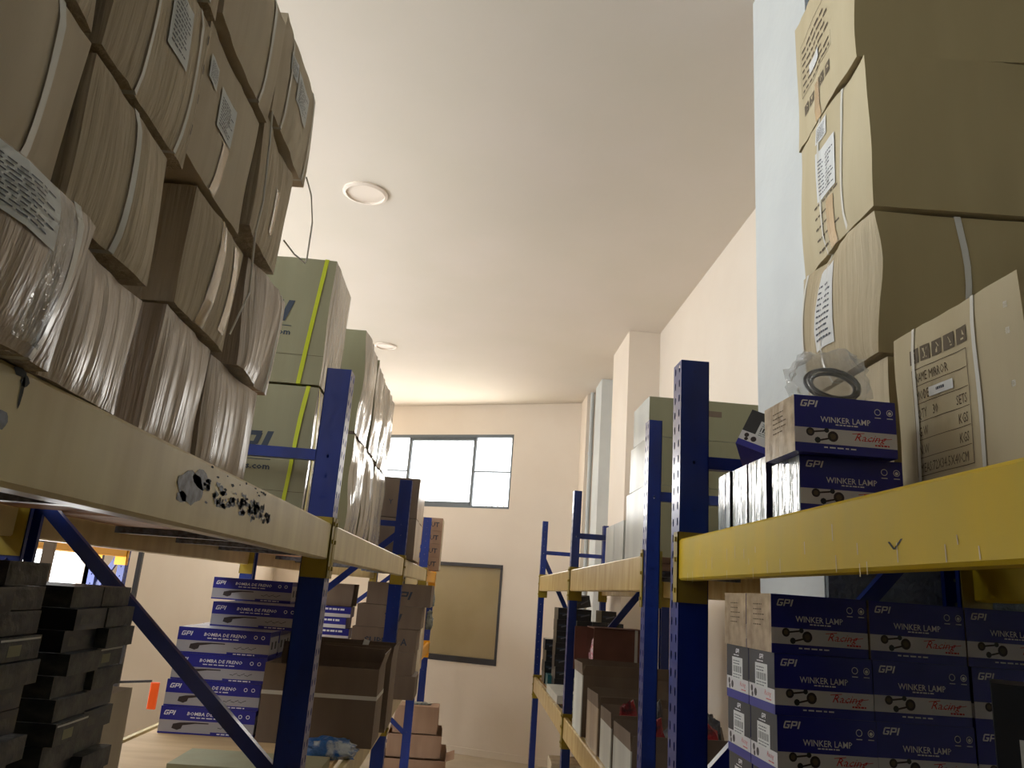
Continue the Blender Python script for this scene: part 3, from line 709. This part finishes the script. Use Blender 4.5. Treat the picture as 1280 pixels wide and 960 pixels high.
# third and fourth bay
o, c = carton('carton', 'plain brown carton on the upper shelf behind the second left frame, upper of two', .56, .8, .31, (-.70, 6.52, 2.56), C_grey, 0, .004, .003, 41, GO, mats={'R': C_wrap}, art={'F': [text2('Y', .04, P_slate, .33, .10)]})
o, c = carton('carton', 'plain brown carton on the upper shelf behind the second left frame, lower of two', .56, .8, .305, (-.70, 6.52, B), C_grey, 0, .004, .003, 42, GO, mats={'R': C_wrap})
for lv in range(4):
    for j in range(2):
        o, c = carton('carton', 'reddish carton with dark lettering at the far end, '+('first','second','third','fourth')[lv]+' layer up, '+('left','right')[j]+' column', .26, .5, .148, (-.72+.265*j, 9.5, B+lv*.15), C_red, 0, 0, 0, 50+lv*2+j, 'reddish cartons at the far end of the left upper shelf', n=2, art={'F': [text2('BRUT', .055, P_slate, .13, .045, 'c', bold=.02)]}, mats={'R': C_brown2})
o, c = carton('carton', 'small brown carton overhanging the yellow beam by the lower window', .16, .25, .2, (-.36, 9.62, 1.92), C_grey, 0, .002, .004, 60)
bpy.data.objects.remove(o)

# ================================================================ dark flat cartons on the lower left shelf
def proto_box(name, w, d, h, mt, art={}, wob=.002, bulge=.001, n=3, mats={}, seed=1):
    if name != 'flat_carton': wob = bulge = 0; n = 1
    c = Carton(w, d, h, bulge, wob, seed, n); mb = MB(); c.body(mb, mt, 'FKLRTB', mats)
    for f, sh in art.items(): c.art(mb, f, sh, .0006)
    return mb.obj(name, None, 50)
def stamp(pr, loc, rz, label, cat, group, state={}):
    if state.get(pr.name) is None: state[pr.name] = 1; o = pr
    else: o = copy_tree(pr)
    o.location = loc; o.rotation_euler = (0, 0, rz) if not isinstance(rz, tuple) else rz
    return tag(o, label, cat, group)
rnd = random.Random(11)
ORD = 'first second third fourth fifth sixth seventh eighth ninth tenth eleventh twelfth thirteenth fourteenth fifteenth sixteenth seventeenth eighteenth nineteenth twentieth'.split()
pr = proto_box('flat_carton', .34, .134, .0395, D_box, {'R': [rect2(.01,.006,.126,.034,D_box)]}, .002, .0015, 4)
ycs = [1.30, 1.443, 1.675, 1.818]; tops = [19, 20, 19, 19]
pr_glint = proto_box('flat_carton', .34, .134, .0395, D_box, {'R': [rect2(.004,.033,.130,.0365,St_white), rect2(.03,.008,.07,.026,C_olive)]}, .002, .0015, 4)  # pale line paints the light caught by the top edge, in strap white
pr3 = proto_box('flat_carton', .34, .134, .0395, D_blk, {'R': [rect2(.02,.010,.11,.028,D_box)]}, .002, .0015, 4)
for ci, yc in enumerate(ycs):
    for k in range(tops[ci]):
        stamp((pr, pr, pr3, pr, pr_glint, pr3, pr)[(k*3+ci*5) % 7], (-.92+rnd.uniform(-.014,.014), yc, LOW+.0005+k*.0413), rnd.uniform(-.008,.008),
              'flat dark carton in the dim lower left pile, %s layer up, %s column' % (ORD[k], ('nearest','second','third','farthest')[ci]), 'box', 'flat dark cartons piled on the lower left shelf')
o, c = carton('carton', 'brown carton with red print standing behind the pile of flat dark cartons', .42, .19, .50, (-1.12, 2.30, LOW+.0005), C_brown, 0, .004, .004, 70, art={'R': [rect2(.04,.03,.16,.22,P_red)]+bars2(.07,.18,.07,4,.035,.012,L_white,2)})

# ================================================================ boxes with brake pumps, lower left shelf, second bay
P_dull = mat('dull_white_print', (164,162,168), .45, coat=.2)
pr = proto_box('printed_box', .495, .2, .133, P_dull, {'F': bomba_front(.495,.133), 'R': bomba_side(.2,.133)}, .0015, .001, 2)
GBO = 'blue and white brake pump boxes on the lower left shelf'
def bomba(x, y, z, lab): stamp(pr, (x, y, z), rnd.uniform(-.007,.007), lab, 'box', GBO)
on = ('lowest', 'second', 'third', 'fourth', 'fifth', 'sixth')
for k in range(4):
    for j in range(4):
        y = 4.6+j*.208
        bomba(-1.288+(.0 if j == 0 else .01*(j % 2))+rnd.uniform(-.012,.012), y, LOW+.0005+k*.134,
              'blue and white brake pump box, %s layer, %s of the big stack' % (on[k], ('front row', 'second row', 'third row', 'back row')[j]))
bomba(-1.19, 4.83, LOW+.0005+4*.134, 'blue and white brake pump box lying alone near the top of the stack front')
bomba(-1.17, 5.04, LOW+.0005+4*.134, 'blue and white brake pump box in the fifth layer, middle'); bomba(-1.15, 5.25, LOW+.0005+4*.134, 'blue and white brake pump box in the fifth layer, at the back')
bomba(-1.34, 5.26, LOW+.0005+5*.134, 'topmost blue and white brake pump box at the back of the stack')

def open_carton(name, label, w, d, h, loc, mt, rz=0, mside=None, flap=.1, inner=C_grey, group=None, angs=(60,60,60,60), cat='box', t=.006):
    o = empty(name, loc, rz); tag(o, label, cat, group)
    mb = MB()
    for i, (a, b) in enumerate((((-w/2+t,-d/2,0),(w/2,-d/2+t,h)), ((-w/2+t,d/2-t,0),(w/2,d/2,h)), ((-w/2,-d/2,0),(-w/2+t,d/2,h)), ((w/2-t,-d/2+t,0),(w/2,d/2-t,h)), ((-w/2+t,-d/2+t,0),(w/2-t,d/2-t,t)))):
        mb.box(a, b, (mside or mt) if i == 2 else mt)
    mb.obj('body', o)
    for i, (ex, ey, L, ang) in enumerate(((0,-1,w,angs[0]), (1,0,d,angs[1]), (0,1,w,angs[2]), (-1,0,d,angs[3]))):
        if ang is None: continue
        mb = MB(); a = radians(ang); dx = cos(a)*flap; dz = sin(a)*flap
        cx, cy = ex*w/2, ey*d/2; tx, ty = -ey, ex
        p = [Vector((cx-tx*L/2, cy-ty*L/2, h)), Vector((cx+tx*L/2, cy+ty*L/2, h)), Vector((cx+tx*L*.48+ex*dx, cy+ty*L*.48+ey*dx, h+dz)), Vector((cx-tx*L*.48+ex*dx, cy-ty*L*.48+ey*dx, h+dz*.9))]
        nrm = (p[1]-p[0]).cross(p[3]-p[0]).normalized()*.004
        mb.add(p+[q-nrm for q in p], [(0,1,2,3),(7,6,5,4),(0,4,5,1),(1,5,6,2),(2,6,7,3),(3,7,4,0)], mt)
        mb.obj('flap', o)
    return o
def blob(name, label, cat, loc, r, mt, seed=1, amp=.35, group=None, n=14, freq=3, flat=.3, rz=0):
    """a crumpled, closed bag-like body resting on its base"""
    mb = MB(); vs = []; fs = []; m_ = n*2
    for j in range(n+1):
        th = pi*j/n
        for i in range(m_):
            ph = 2*pi*i/m_; v = Vector((sin(th)*cos(ph), sin(th)*sin(ph), cos(th)))
            f = 1+amp*noise.noise(v*freq+Vector((seed*3.1, seed, 0)))+amp*.5*noise.noise(v*freq*3+Vector((seed, 5, 0)))
            q = Vector((abs(v.x)**.75*math.copysign(1,v.x)*r[0], abs(v.y)**.75*math.copysign(1,v.y)*r[1], v.z*r[2]))*f
            q.z = max(q.z, -r[2]*(1-flat)); vs.append(q+Vector((0,0,r[2]*(1-flat))))
    for j in range(n):
        for i in range(m_):
            fs.append((j*m_+i, (j+1)*m_+i, (j+1)*m_+(i+1) % m_, j*m_+(i+1) % m_))
    mb.add(vs, fs, mt); o = mb.obj(name, None, 60, loc, rz); return tag(o, label, cat, group)

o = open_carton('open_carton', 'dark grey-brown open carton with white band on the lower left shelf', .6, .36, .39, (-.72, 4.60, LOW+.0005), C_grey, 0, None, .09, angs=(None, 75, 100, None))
mb = MB()
for a, b in (((-.302,-.182,.235),(.302,-.18,.255)), ((.3,-.182,.235),(.302,.182,.255))): mb.box(a, b, St_white)
mb.obj('strap', o)
mb = MB(); mb.box((-.3,-.178,.375), (.3,-.1,.381), C_grey); mb.obj('inner_flap', o)
o = open_carton('open_carton', 'open carton with pale ragged flaps behind the banded one', .56, .42, .40, (-.68, 5.12, LOW+.0005), C_grey, 0, C_white, .08, angs=(80, 85, 95, 60))
blob('plastic_bag', 'crumpled pale bag poking out of the open carton', 'bag', (-.70, 5.12, LOW+.012), (.13,.11,.25), Pl_grey, 4, .2)
blob('plastic_bag', 'pale crumpled film heaped in the banded open carton', 'bag', (-.84, 4.62, LOW+.012), (.10,.08,.22), Pl_grey, 9, .25)
mb = MB(); mb.box((0,0,0), (.035,.006,.09), L_white); o = mb.obj('paper_slip', None, None, (-.60, 4.95, LOW+.42), .3); tag(o, 'white paper slip sticking up out of the open cartons', 'paper'); o.rotation_euler = (0, .25, .3)
blob('packet', 'blue and white plastic packet lying in front of the banded carton', 'packet', (-.60, 4.18, LOW+.0005), (.13,.09,.05), Pl_blue, 3, .3)
o, c = carton('carton', 'low pale carton with dark lettering at the bottom edge beside the left upright', .62, .32, .055, (-.86, 3.74, LOW+.0005), C_olive, 0, .001, .001, 71, art={'F': bars2(.44, .018, .14, 1, 0, .02, P_black, 3)})

# cartons in the third bay, lower left shelf
lab = ('GPI', 'SUPER VIA', 'GPI', 'GPI', 'GPI')
for k in range(5):
    a = logo(.25, .05, .06, P_slate, 'c', sx=1.15) if k != 2 else [text2('SUPER', .05, P_slate, .10, .05, bold=.02, sx=1.1), text2('A', .05, P_slate, .38, .05, bold=.02)]
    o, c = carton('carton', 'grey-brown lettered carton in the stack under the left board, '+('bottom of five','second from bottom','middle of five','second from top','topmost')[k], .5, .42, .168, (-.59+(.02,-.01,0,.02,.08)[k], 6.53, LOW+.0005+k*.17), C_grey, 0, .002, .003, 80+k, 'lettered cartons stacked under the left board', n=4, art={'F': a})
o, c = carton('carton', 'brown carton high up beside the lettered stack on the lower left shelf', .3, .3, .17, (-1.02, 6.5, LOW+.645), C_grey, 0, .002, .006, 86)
pr = proto_box('small_box', .26, .22, .078, P_blue, {'F': [rect2(0,0,.26,.026,P_white)]+bars2(.03,.05,.18,1,0,.014,P_txt,3)}, .001, .001, 2)
for k in range(8):
    stamp(pr, (-1.02+.02*(k % 2), 6.44, LOW+.0005+k*.0805), rnd.uniform(-.06,.06), 'small blue and white box in the stack seen behind the perforated left upright, %s' % ('bottom','second','third','fourth','fifth','sixth','seventh','top')[k], 'box', 'small blue boxes beside the lettered cartons')
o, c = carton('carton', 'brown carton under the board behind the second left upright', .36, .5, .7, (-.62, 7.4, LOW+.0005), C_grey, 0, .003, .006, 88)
o, c = carton('carton', 'tan carton at the far end of the lower left shelf', .4, .5, .66, (-.60, 8.6, LOW+.0005), C_brown2, 0, .003, .006, 89)
for k, (x, y, z, s) in enumerate(((-.355, 8.72, 1.62, .06), (-.35, 8.76, 1.86, .05))):
    blob('plastic_bag', ('crumpled white film bundle hanging by the far left upright', 'twist of white film above the hanging bundle')[k], 'bag', (x, y, z), (s*.6, s*.6, s*1.9), Pl_grey, 12+k, .4)

# cartons on the floor at the end of the aisle
GF = 'cartons standing on the floor at the far end of the left rack'
F0 = FLOOR+.001
o = open_carton('open_carton', 'wide open carton lowest on the floor at the far end', .72, .5, .34, (-.42, 10.0-.15, F0), C_red, 0, None, .1, group=GF, angs=(None, 20, 90, 60))
o = open_carton('open_carton', 'low torn carton in the middle of the floor stack', .62, .4, .24, (-.44, 9.86, F0+.35), C_red, .02, None, .06, group=GF, angs=(None, 90, 90, None))
for b_ in (1,): 
    mb = MB(); mb.box((-.3,-.2,0), (.3,.2,.006), C_red)
o, c = carton('carton', 'closed brown carton on top of the floor stack at the far end', .50, .34, .29, (-.44, 9.86, F0+.60), C_red, 0, .004, .006, 90, GF)
blob('plastic_bag', 'grey scrap of film lying on the floor stack', 'bag', (-.40, 9.86, F0+.89), (.12,.06,.015), Pl_grey, 6)

# ================================================================ right upper shelf: big kraft cartons
GK = 'big kraft cartons stacked on the right rack'
def form_art(x0, y0, w, h, lines, sz, names):
    a = frame2(x0, y0, x0+w, y0+h, .0016, P_ink)
    n = len(lines)
    for k, (l, r) in enumerate(lines):
        yb = y0+h-(k+1)*h/n
        if k < n-1: a.append(rect2(x0+.004, yb, x0+w-.004, yb+.0013, P_ink))
        a.append(text2(l, sz, P_ink, x0+.01, yb+.008, bold=.0, sx=.62))
        if r: a.append(text2(r, sz, P_ink, x0+w-.012, yb+.008, 'r', sx=.62))
    return a
# face L runs from far (u=0) to near (u=d)
def bigbox(lab, y0, y1, z0, z1, seed, mt, rz=0, xf=.95, w=.62, art={}, bulge=.014, wob=.008):
    d = y1-y0
    return carton('carton', lab, w, d, z1-z0-.006, (xf+w/2, (y0+y1)/2, z0), mt, rz, bulge, wob, seed, GK, n=14, mats={'F': C_olive2, 'T': C_kraft, 'L': mt}, art=art, main='L')
C_olive2 = cardb('plain_kraft_end', (168,152,110), (162,146,104), .08)
o, c = bigbox('kraft carton hidden at the bottom of the tall right stack', 1.70, 2.13, B, 2.66, 101, C_kraft2, wob=.006, bulge=.008)
o, c = bigbox('bulging kraft carton with label and white straps, second from bottom of the right stack', 1.70, 2.15, 2.665, 3.045, 102, C_kraft2, radians(-2), bulge=.03, wob=.014)
c.patch('L', .15, .09, .26, .33, L_white, o, 'label', label_art(.11, .24, 12), skew=-.05); c.strap('y', .04, .012, St_white, o); c.strap('y', .19, .010, St_white, o)
c.strap('x', -.10, .018, St_white, o)
o, c = bigbox('kraft carton with white label between two straps, third from bottom of the right stack', 1.69, 2.16, 3.05, 3.50, 103, C_kraft, radians(-3), art={'L': [turn90(picto(0,0,.035,k), 0, 0, 0)[j] for k in range(4) for j in range(0)] + bars2(.14, .16, .16, 5, .035, .006, P_ink, 3)})
c.patch('L', .17, .17, .29, .33, L_white, o, 'label', label_art(.12, .16, 13)); c.patch('L', .17, .36, .24, .42, L_white, o, 'label', label_art(.07, .06, 14))
c.strap('y', .05, .010, St_white, o); c.strap('y', -.09, .010, St_white, o); c.patch('L', .22, .0, .27, .15, T_tape, o, 'packing_tape')
side = frame2(0, 0, .26, .19, .002, P_ink) + bars2(.015, .155, .23, 7, .024, .008, P_ink, 21)
side = [([(v[0]+.06, v[1]+.16) for v in vs], fs, mt) for vs, fs, mt in side]
for k in range(5): side += picto(.075+k*.048, .085, .036, k)
o, c = bigbox('topmost kraft carton of the right stack with printed frame and symbols', 1.70, 2.17, 3.505, 3.98, 104, C_kraft, radians(-5), art={'L': side})
c.patch('L', .17, .0, .21, .13, T_tape, o, 'packing_tape'); c.patch('L', .13, .20, .22, .235, L_white, o, 'label')
# the mirror carton in front of them
d, h = .42, .43
x0, w0 = .075, .19
ma = form_art(x0, .10, w0, .232, (('NAME MIRROR', ''), ('MODEL', ''), ('QTY    30', 'SETS'), ('G.W', 'KGS'), ('N.W', 'KGS'), ('MEAS:72X34.5X40CM', '')), .021, None)
for k in range(5): ma += picto(.072+k*.041, .345, .034, k)
o, c = carton('carton', 'kraft mirror carton with printed form and two white straps, nearest on the right', .56, d, h, (.95+.28, 1.46, B), C_kraft2, 0, .008, .005, 105, GK, n=14, main='L', mats={'F': C_olive2, 'T': C_kraft, 'L': C_kraft}, art={'L': ma})
c.patch('L', .135, .262, .215, .282, L_white, o, 'label', bars2(.025, .008, .04, 1, 0, .006, L_text, 2))
c.strap('y', .125, .010, St_white, o); c.strap('y', -.082, .010, St_white, o)
for z in (.22, .32, .37): c.patch('L', .38, z, .39, z+.012, Pl_clear, o, 'staple')

# winker lamp boxes on the upper shelf
WW, WD, WHt = .215, .155, .118
GW = 'winker lamp boxes'
wA = proto_box('lamp_box', WW, WD, WHt, P_blue, {'F': winker_front(WW, WHt), 'L': plain_side(WD, WHt)}, .0012, .001, 3, {'L': P_pale, 'T': P_pale})
wB = proto_box('lamp_box_dark', WW, WD, WHt, P_blue, {'F': winker_front(WW, WHt), 'L': winker_side(WD, WHt)}, .0012, .001, 3, {'L': P_black, 'T': P_blue})
wF = proto_box('lamp_box_film', WW, WD, WHt, P_blue, {'F': winker_front(WW, WHt)}, .0012, .001, 3, {'L': P_film, 'T': P_film})
wK = proto_box('lamp_box_black', WW, .118, .165, P_black, {}, .0012, .001, 3, {'L': P_film, 'F': P_black})
for q in (wA, wB, wF, wK): q.name = 'lamp_box'
WPO = 'blue lamp boxes on the right upper shelf'
stamp(wF, (.665+WW/2, 1.545+WD/2, B), radians(-1), 'blue lamp box with white and red lettering standing on the yellow beam, lower of two', 'box', WPO, {})
stamp(wA, (.640+WW/2, 1.515+WD/2, B+WHt+.001), radians(1), 'blue lamp box with silvery end stacked on another, under the bagged cable', 'box', WPO, {})
for k, y in enumerate((1.885, 2.01, 2.135)):
    stamp(wK, (.70+WW/2, y, B), radians(-1.5*k), 'upright black lamp box with shiny film on its aisle end, '+('nearest of three','middle of three','farthest of three')[k], 'box', WPO, {} if k == 0 else {wK.name: 1})
TE = (Matrix.Rotation(radians(26), 3, 'Y') @ Matrix.Rotation(radians(62), 3, 'Z')).to_euler()
o_ = stamp(wK, (.895, 2.268, B), 0, 'black box standing half hidden under the tilted lamp box', 'box', WPO, {wK.name: 1})
o = stamp(wB, (.865, 2.27, B+.168+.054), tuple(TE), 'tilted lamp box with barcode label propped on the black boxes', 'box', WPO, {})
o.data = o.data.copy()
# bag with a cable on top
t = empty('bagged_cable', (.765, 1.60, B+2*WHt+.003)); tag(t, 'clear plastic bag holding a coiled dark cable on the upper lamp box', 'bag')
mb = MB()
for r, z, a in ((.055,.012,.25), (.048,.018,-.2), (.060,.022,.1)):
    mb.tube([(r*cos(2*pi*i/24), -.02+z+r*.35*sin(2*pi*i/24), .05+r*.68*sin(2*pi*i/24)+a*.01) for i in range(24)], .0042, Pl_cable, 8, True)
mb.obj('cable', t, 60)
bb = blob('bag', '', 'x', (-.005,.01,-.0), (.085,.055,.075), Pl_clear, 7, .28, n=16); bb.parent = t
for kk in ('label','category'): del bb[kk]

# winker lamp boxes on the lower shelf: four wide, two deep, seven high
pos = []
for k in range(7):
    for i in range(4):
        for j in range(2):
            pos.append((k, i, j))
h = .1245
first = {}
wA2 = copy_tree(wA); wB2 = copy_tree(wB)
rowname = ('bottom','second','third','fourth','fifth','sixth','top')
colname = ('aisle-side column','second column from aisle','third column from aisle','fourth column from aisle')
stt = {}
for k, i, j in pos:
    src = wA2 if k == 6 else wB2
    key = 'A' if k == 6 else 'B'
    if key in stt: o = copy_tree(src)
    else: o = src; stt[key] = 1
    o.location = (.672+WW/2+i*.2185+rnd.uniform(-.0015,.0015)+.004*(6-k), 1.735+WD/2+j*.158+rnd.uniform(-.003,.003), LOW+.0005+k*(WHt+.0065)); o.rotation_euler = (0,0,rnd.uniform(-.004,.004))
    tag(o, 'lower right shelf blue lamp box, %s layer, %s, %s row' % (rowname[k], colname[i], ('front','rear')[j]), 'box', 'blue lamp boxes on the lower right shelf')
    o.scale = (1, 1, (WHt+.006)/WHt)
pn = proto_box('lamp_box', .26, .12, .15, D_blk, {'F': logo(.045, .115, .026, P_txt)+[text2('WINKER', .014, P_txt, .04, .095, bold=.01), rect2(.03,.0,.13,.075,L_white)]+bars2(.04,.06,.08,3,.012,.005,L_text,4)}, .002, .002, 3)
for k in range(5):
    stamp(pn, (.942, 1.18, LOW+.0005+k*.1503), radians(-33), 'black lettered box in the near right column, %s' % ('bottom of five','second from bottom','third from bottom','second from top','topmost, at the photo corner')[k], 'box', 'black boxes at the near right')

# ================================================================ slim right rack, upper shelf
GC = 'pale coated cartons on the slim right rack'
for k, (z0, z1, w, dd) in enumerate(((B, 2.615, .58, .5), (2.617, 2.855, .57, .42), (2.857, 3.06, .575, .36))):
    o, c = carton('carton', 'pale coated carton beside the grey pier, '+('bottom of three','middle of three','top of three, with a small grip slot')[k], w, dd, z1-z0, (.845+w/2, 3.75+dd/2, z0), C_white, 0, .002, .002, 110+k, GC, n=6, mats={'F': C_olive, 'T': C_white})
    if k == 2: c.patch('F', .26, .12, .37, .15, C_grey, o, 'tape_patch')
for k in range(2):
    o, c = carton('carton', 'small pale carton behind the blue right upright, '+('nearer','farther')[k]+' one', .3, .27, .235, (.99, 4.42+.28*k, B), C_white, 0, .002, .002, 115+k, GC, n=4)

# ================================================================ slim right rack, lower shelf
LB = LOW+.0305
GR = 'open cartons lined along the lower right shelf'
def aisle_carton(lab, x, y0, y1, h, w, angs, mt=C_white, inner=None):
    o = open_carton('open_carton', lab, w, y1-y0, h, (x+w/2, (y0+y1)/2, LB), C_grey, rnd.uniform(-.03,.03), mt, .07, group=GR, angs=angs)
    return o
aisle_carton('pale tall open carton with folded lid on the lower right shelf, farthest of the row', .765, 5.02, 5.42, .35, .56, (75, None, 80, 85))
mb = MB(); mb.box((-.27,-.19,0), (.27,.19,.05), C_grey); 
o, c = carton('carton', 'dark blue lid box resting inside the tall open carton', .5, .34, .3, (1.05, 5.22, LB+.008), mat('dark_blue_box', (30,34,66), .5), 0, .001, .001, 120)
aisle_carton('film-wrapped open carton on the lower right shelf, third from the near end', .77, 4.47, 4.86, .235, .52, (80, None, 80, 88), C_wrap)
aisle_carton('pale open carton on the lower right shelf, second from the near end', .77, 4.05, 4.40, .20, .52, (85, None, 75, 88))
aisle_carton('pale open carton full of red packets on the lower right shelf, nearest of the row', .765, 3.58, 3.99, .185, .54, (85, None, 80, 88))
o, c = carton('carton', 'brown carton behind the near blue upright on the lower right shelf', .3, .3, .34, (1.26, 4.30+.5, LB), C_grey, 0, .002, .004, 121)
bpy.data.objects.remove(o)
k = 0
for (x, y, z, r, m_) in ((.90,3.72,.10,.07,Pl_red),(1.02,3.80,.10,.07,Pl_black),(1.14,3.72,.10,.075,Pl_red),(.94,3.89,.12,.05,Pl_black),(1.02,3.66,.15,.05,Pl_red),(1.2,3.86,.12,.06,Pl_black),(.88,4.22,.12,.07,Pl_red),(1.02,4.24,.11,.075,Pl_black),(1.15,4.2,.12,.07,Pl_red)):
    cn = 'red' if m_ is Pl_red else 'black'
    wh = ('in the nearest open carton, front left','in the nearest open carton, front middle','in the nearest open carton, front right','in the nearest open carton, back left','heaped on top in the nearest open carton','in the nearest open carton, back right','in the second open carton, aisle side','in the second open carton, middle','in the second open carton, wall side')[k]
    blob('packet', 'crumpled %s plastic packet %s' % (cn, wh), 'packet', (x, y, LB+.0075), (r*.76, r*.6, .17+.3*(z-.1)), m_, 20+k, .3, 'plastic packets in the open cartons', n=9); k += 1
o, c = carton('carton', 'brown carton standing under the far board beside the open pink-filled one', .34, .36, .32, (1.27, 6.15, LB+.285), C_grey, 0, .003, .004, 122, mats={'F': C_red})
bpy.data.objects.remove(o)
o, c = carton('carton', 'brown carton supporting the pink-filled one on the lower right shelf', .42, .3, .318, (1.09, 5.60, LB), C_grey, 0, .003, .004, 123)
t = empty('open_carton', (1.07, 5.60, LB+.3195)); tag(t, 'reddish brown carton open towards the aisle, shiny pink wrap inside', 'box')
RB_ = mat('red_brown_carton', (124, 84, 70), .7, (108, 72, 60), (6,6,6))
mb = MB(); w, d, h = .36, .30, .30; tt = .006
for a, b in (((-w/2,-d/2,0),(w/2,-d/2+tt,h)), ((-w/2,d/2-tt,0),(w/2,d/2,h)), ((w/2-tt,-d/2,0),(w/2,d/2,h)), ((-w/2,-d/2,0),(w/2,d/2,tt)), ((-w/2,-d/2,h-tt),(w/2,d/2,h))): mb.box(a, b, RB_)
mb.obj('body', t)
mb = MB(); mb.bar((-w/2,d/2-.004,h/2), (-w/2-.09,d/2-.02,h/2), h*.96, .006, RB_, (0,0,1)); mb.obj('flap', t)
mb = MB(); mb.box((.1,-d/2-.002,0), (.12,-d/2,h), St_white); mb.obj('strap', t)
blob('wrapped_goods', 'shiny pink and silver wrap bulging out of the reddish carton', 'packaging', (.975, 5.60, LB+.3265), (.08,.115,.15), Pl_pink, 31, .22)
# black small boxes
bart = [rect2(.012,.045,.085,.058,P_slate), ([(.04,.03),(.12,.052),(.12,.064),(.04,.042)], [(0,1,2,3)], L_text)]
pk = proto_box('small_box', .135, .24, .1, D_blk, {'F': bart}, .001, .001, 2)
GS = 'small black boxes stacked at the far end of the lower right shelf'
sts = {}
cols = ((.885, 7.95, 4, 'short far'), (.925, 7.45, 7, 'left tall'), (1.09, 7.35, 7, 'second tall'), (1.235, 7.32, 6, 'third tall'), (1.375, 7.30, 6, 'right tall'))
for ci, (x, y, n, nm) in enumerate(cols):
    for k in range(n):
        stamp(pk, (x+rnd.uniform(-.005,.005), y+rnd.uniform(-.01,.01), LB+k*.1015), rnd.uniform(-.05,.05), 'small black box on lower right shelf, %s one up in the %s column' % (('first','second','third','fourth','fifth','sixth','seventh')[k], nm), 'box', GS, sts)
stamp(pk, (1.06, 7.35, LB+7*.1015+.012), (0, radians(-12), .2), 'small black box lying tilted on top of the black boxes', 'box', GS, sts)
stamp(pk, (1.30, 7.32, LB+6*.1015), .05, 'small black box lying flat alone on top of the right columns', 'box', GS, sts)
o = proto_box('small_box', .11, .2, .1, D_teal); stamp(o, (.885, 7.72, LB), 0, 'teal box in front of the shortest column of black boxes', 'box', None, {})
o = proto_box('flat_box', .15, .8, .06, C_white, {}); stamp(o, (.86, 6.85, LB), 0, 'long flat white box lying along the yellow beam, far bay', 'box', None, {})
o = proto_box('printed_box', .16, .16, .11, P_white, {'F': [rect2(0,.06,.16,.11,Pl_blue), rect2(.03,.02,.13,.05,P_blue)]}); stamp(o, (.93, 6.25, LB), .1, 'small blue and white box beside the slim right upright', 'box', None, {})
blob('plastic_bag', 'crumpled clear bag on the edge of the lower right shelf', 'bag', (.87, 5.70+.3, LB), (.08,.12,.05), Pl_grey, 15, .4)
# below the lower shelf
o, c = carton('carton', 'tall brown carton standing on the floor under the right rack', .3, .4, .86, (1.00, 7.3, F0), C_brown2, 0, .006, .01, 130)
blob('plastic_bag', 'grey green bag slumped on the floor under the right rack', 'bag', (.93, 6.72, F0), (.13,.22,.36), Pl_grey, 16, .25)

# ================================================================ behind the left rack
t = empty('tagged_post', (-2.2, 5.5, FLOOR)); tag(t, 'thin dark standing post with a short arm behind the left rack', 'post')
mb = MB(); mb.box((-.014,-.014,0), (.014,.014,2.75), M_win); mb.box((-.1,-.1,0), (.1,.1,.01), M_win); mb.obj('pole', t)
mb = MB(); mb.bar((0,0,1.49), (.22,0,1.51), .014, .014, M_win); mb.obj('arm', t)
mb = MB(); mb.bar((-.04,0,1.45), (.10,0,1.44), .012, .014, M_win); mb.obj('arm', t)
mb = MB(); mb.box((-.028,-.01,0), (.028,.01,.165), M_orng); tag(mb.obj('orange_tag', None, None, (-1.955, 5.5, 1.17+.0), 0, .006), 'bright orange tag hanging from the post arm', 'tag')
for k, x in enumerate((-2.86, -2.60)):
    mb = MB(); mb.box((-.035,-.012,0), (.035,.012,.32), C_grey)
    if k: mb.bar((0, 0, .30), (-.195, .05, .31), .012, .012, M_win)
    tag(mb.obj('plank', None, None, (x, 5.09, 1.86), 0, .002), ('left','right')[k]+' of two short grey planks hanging before the bright yellow beams', 'plank', 'hanging planks')
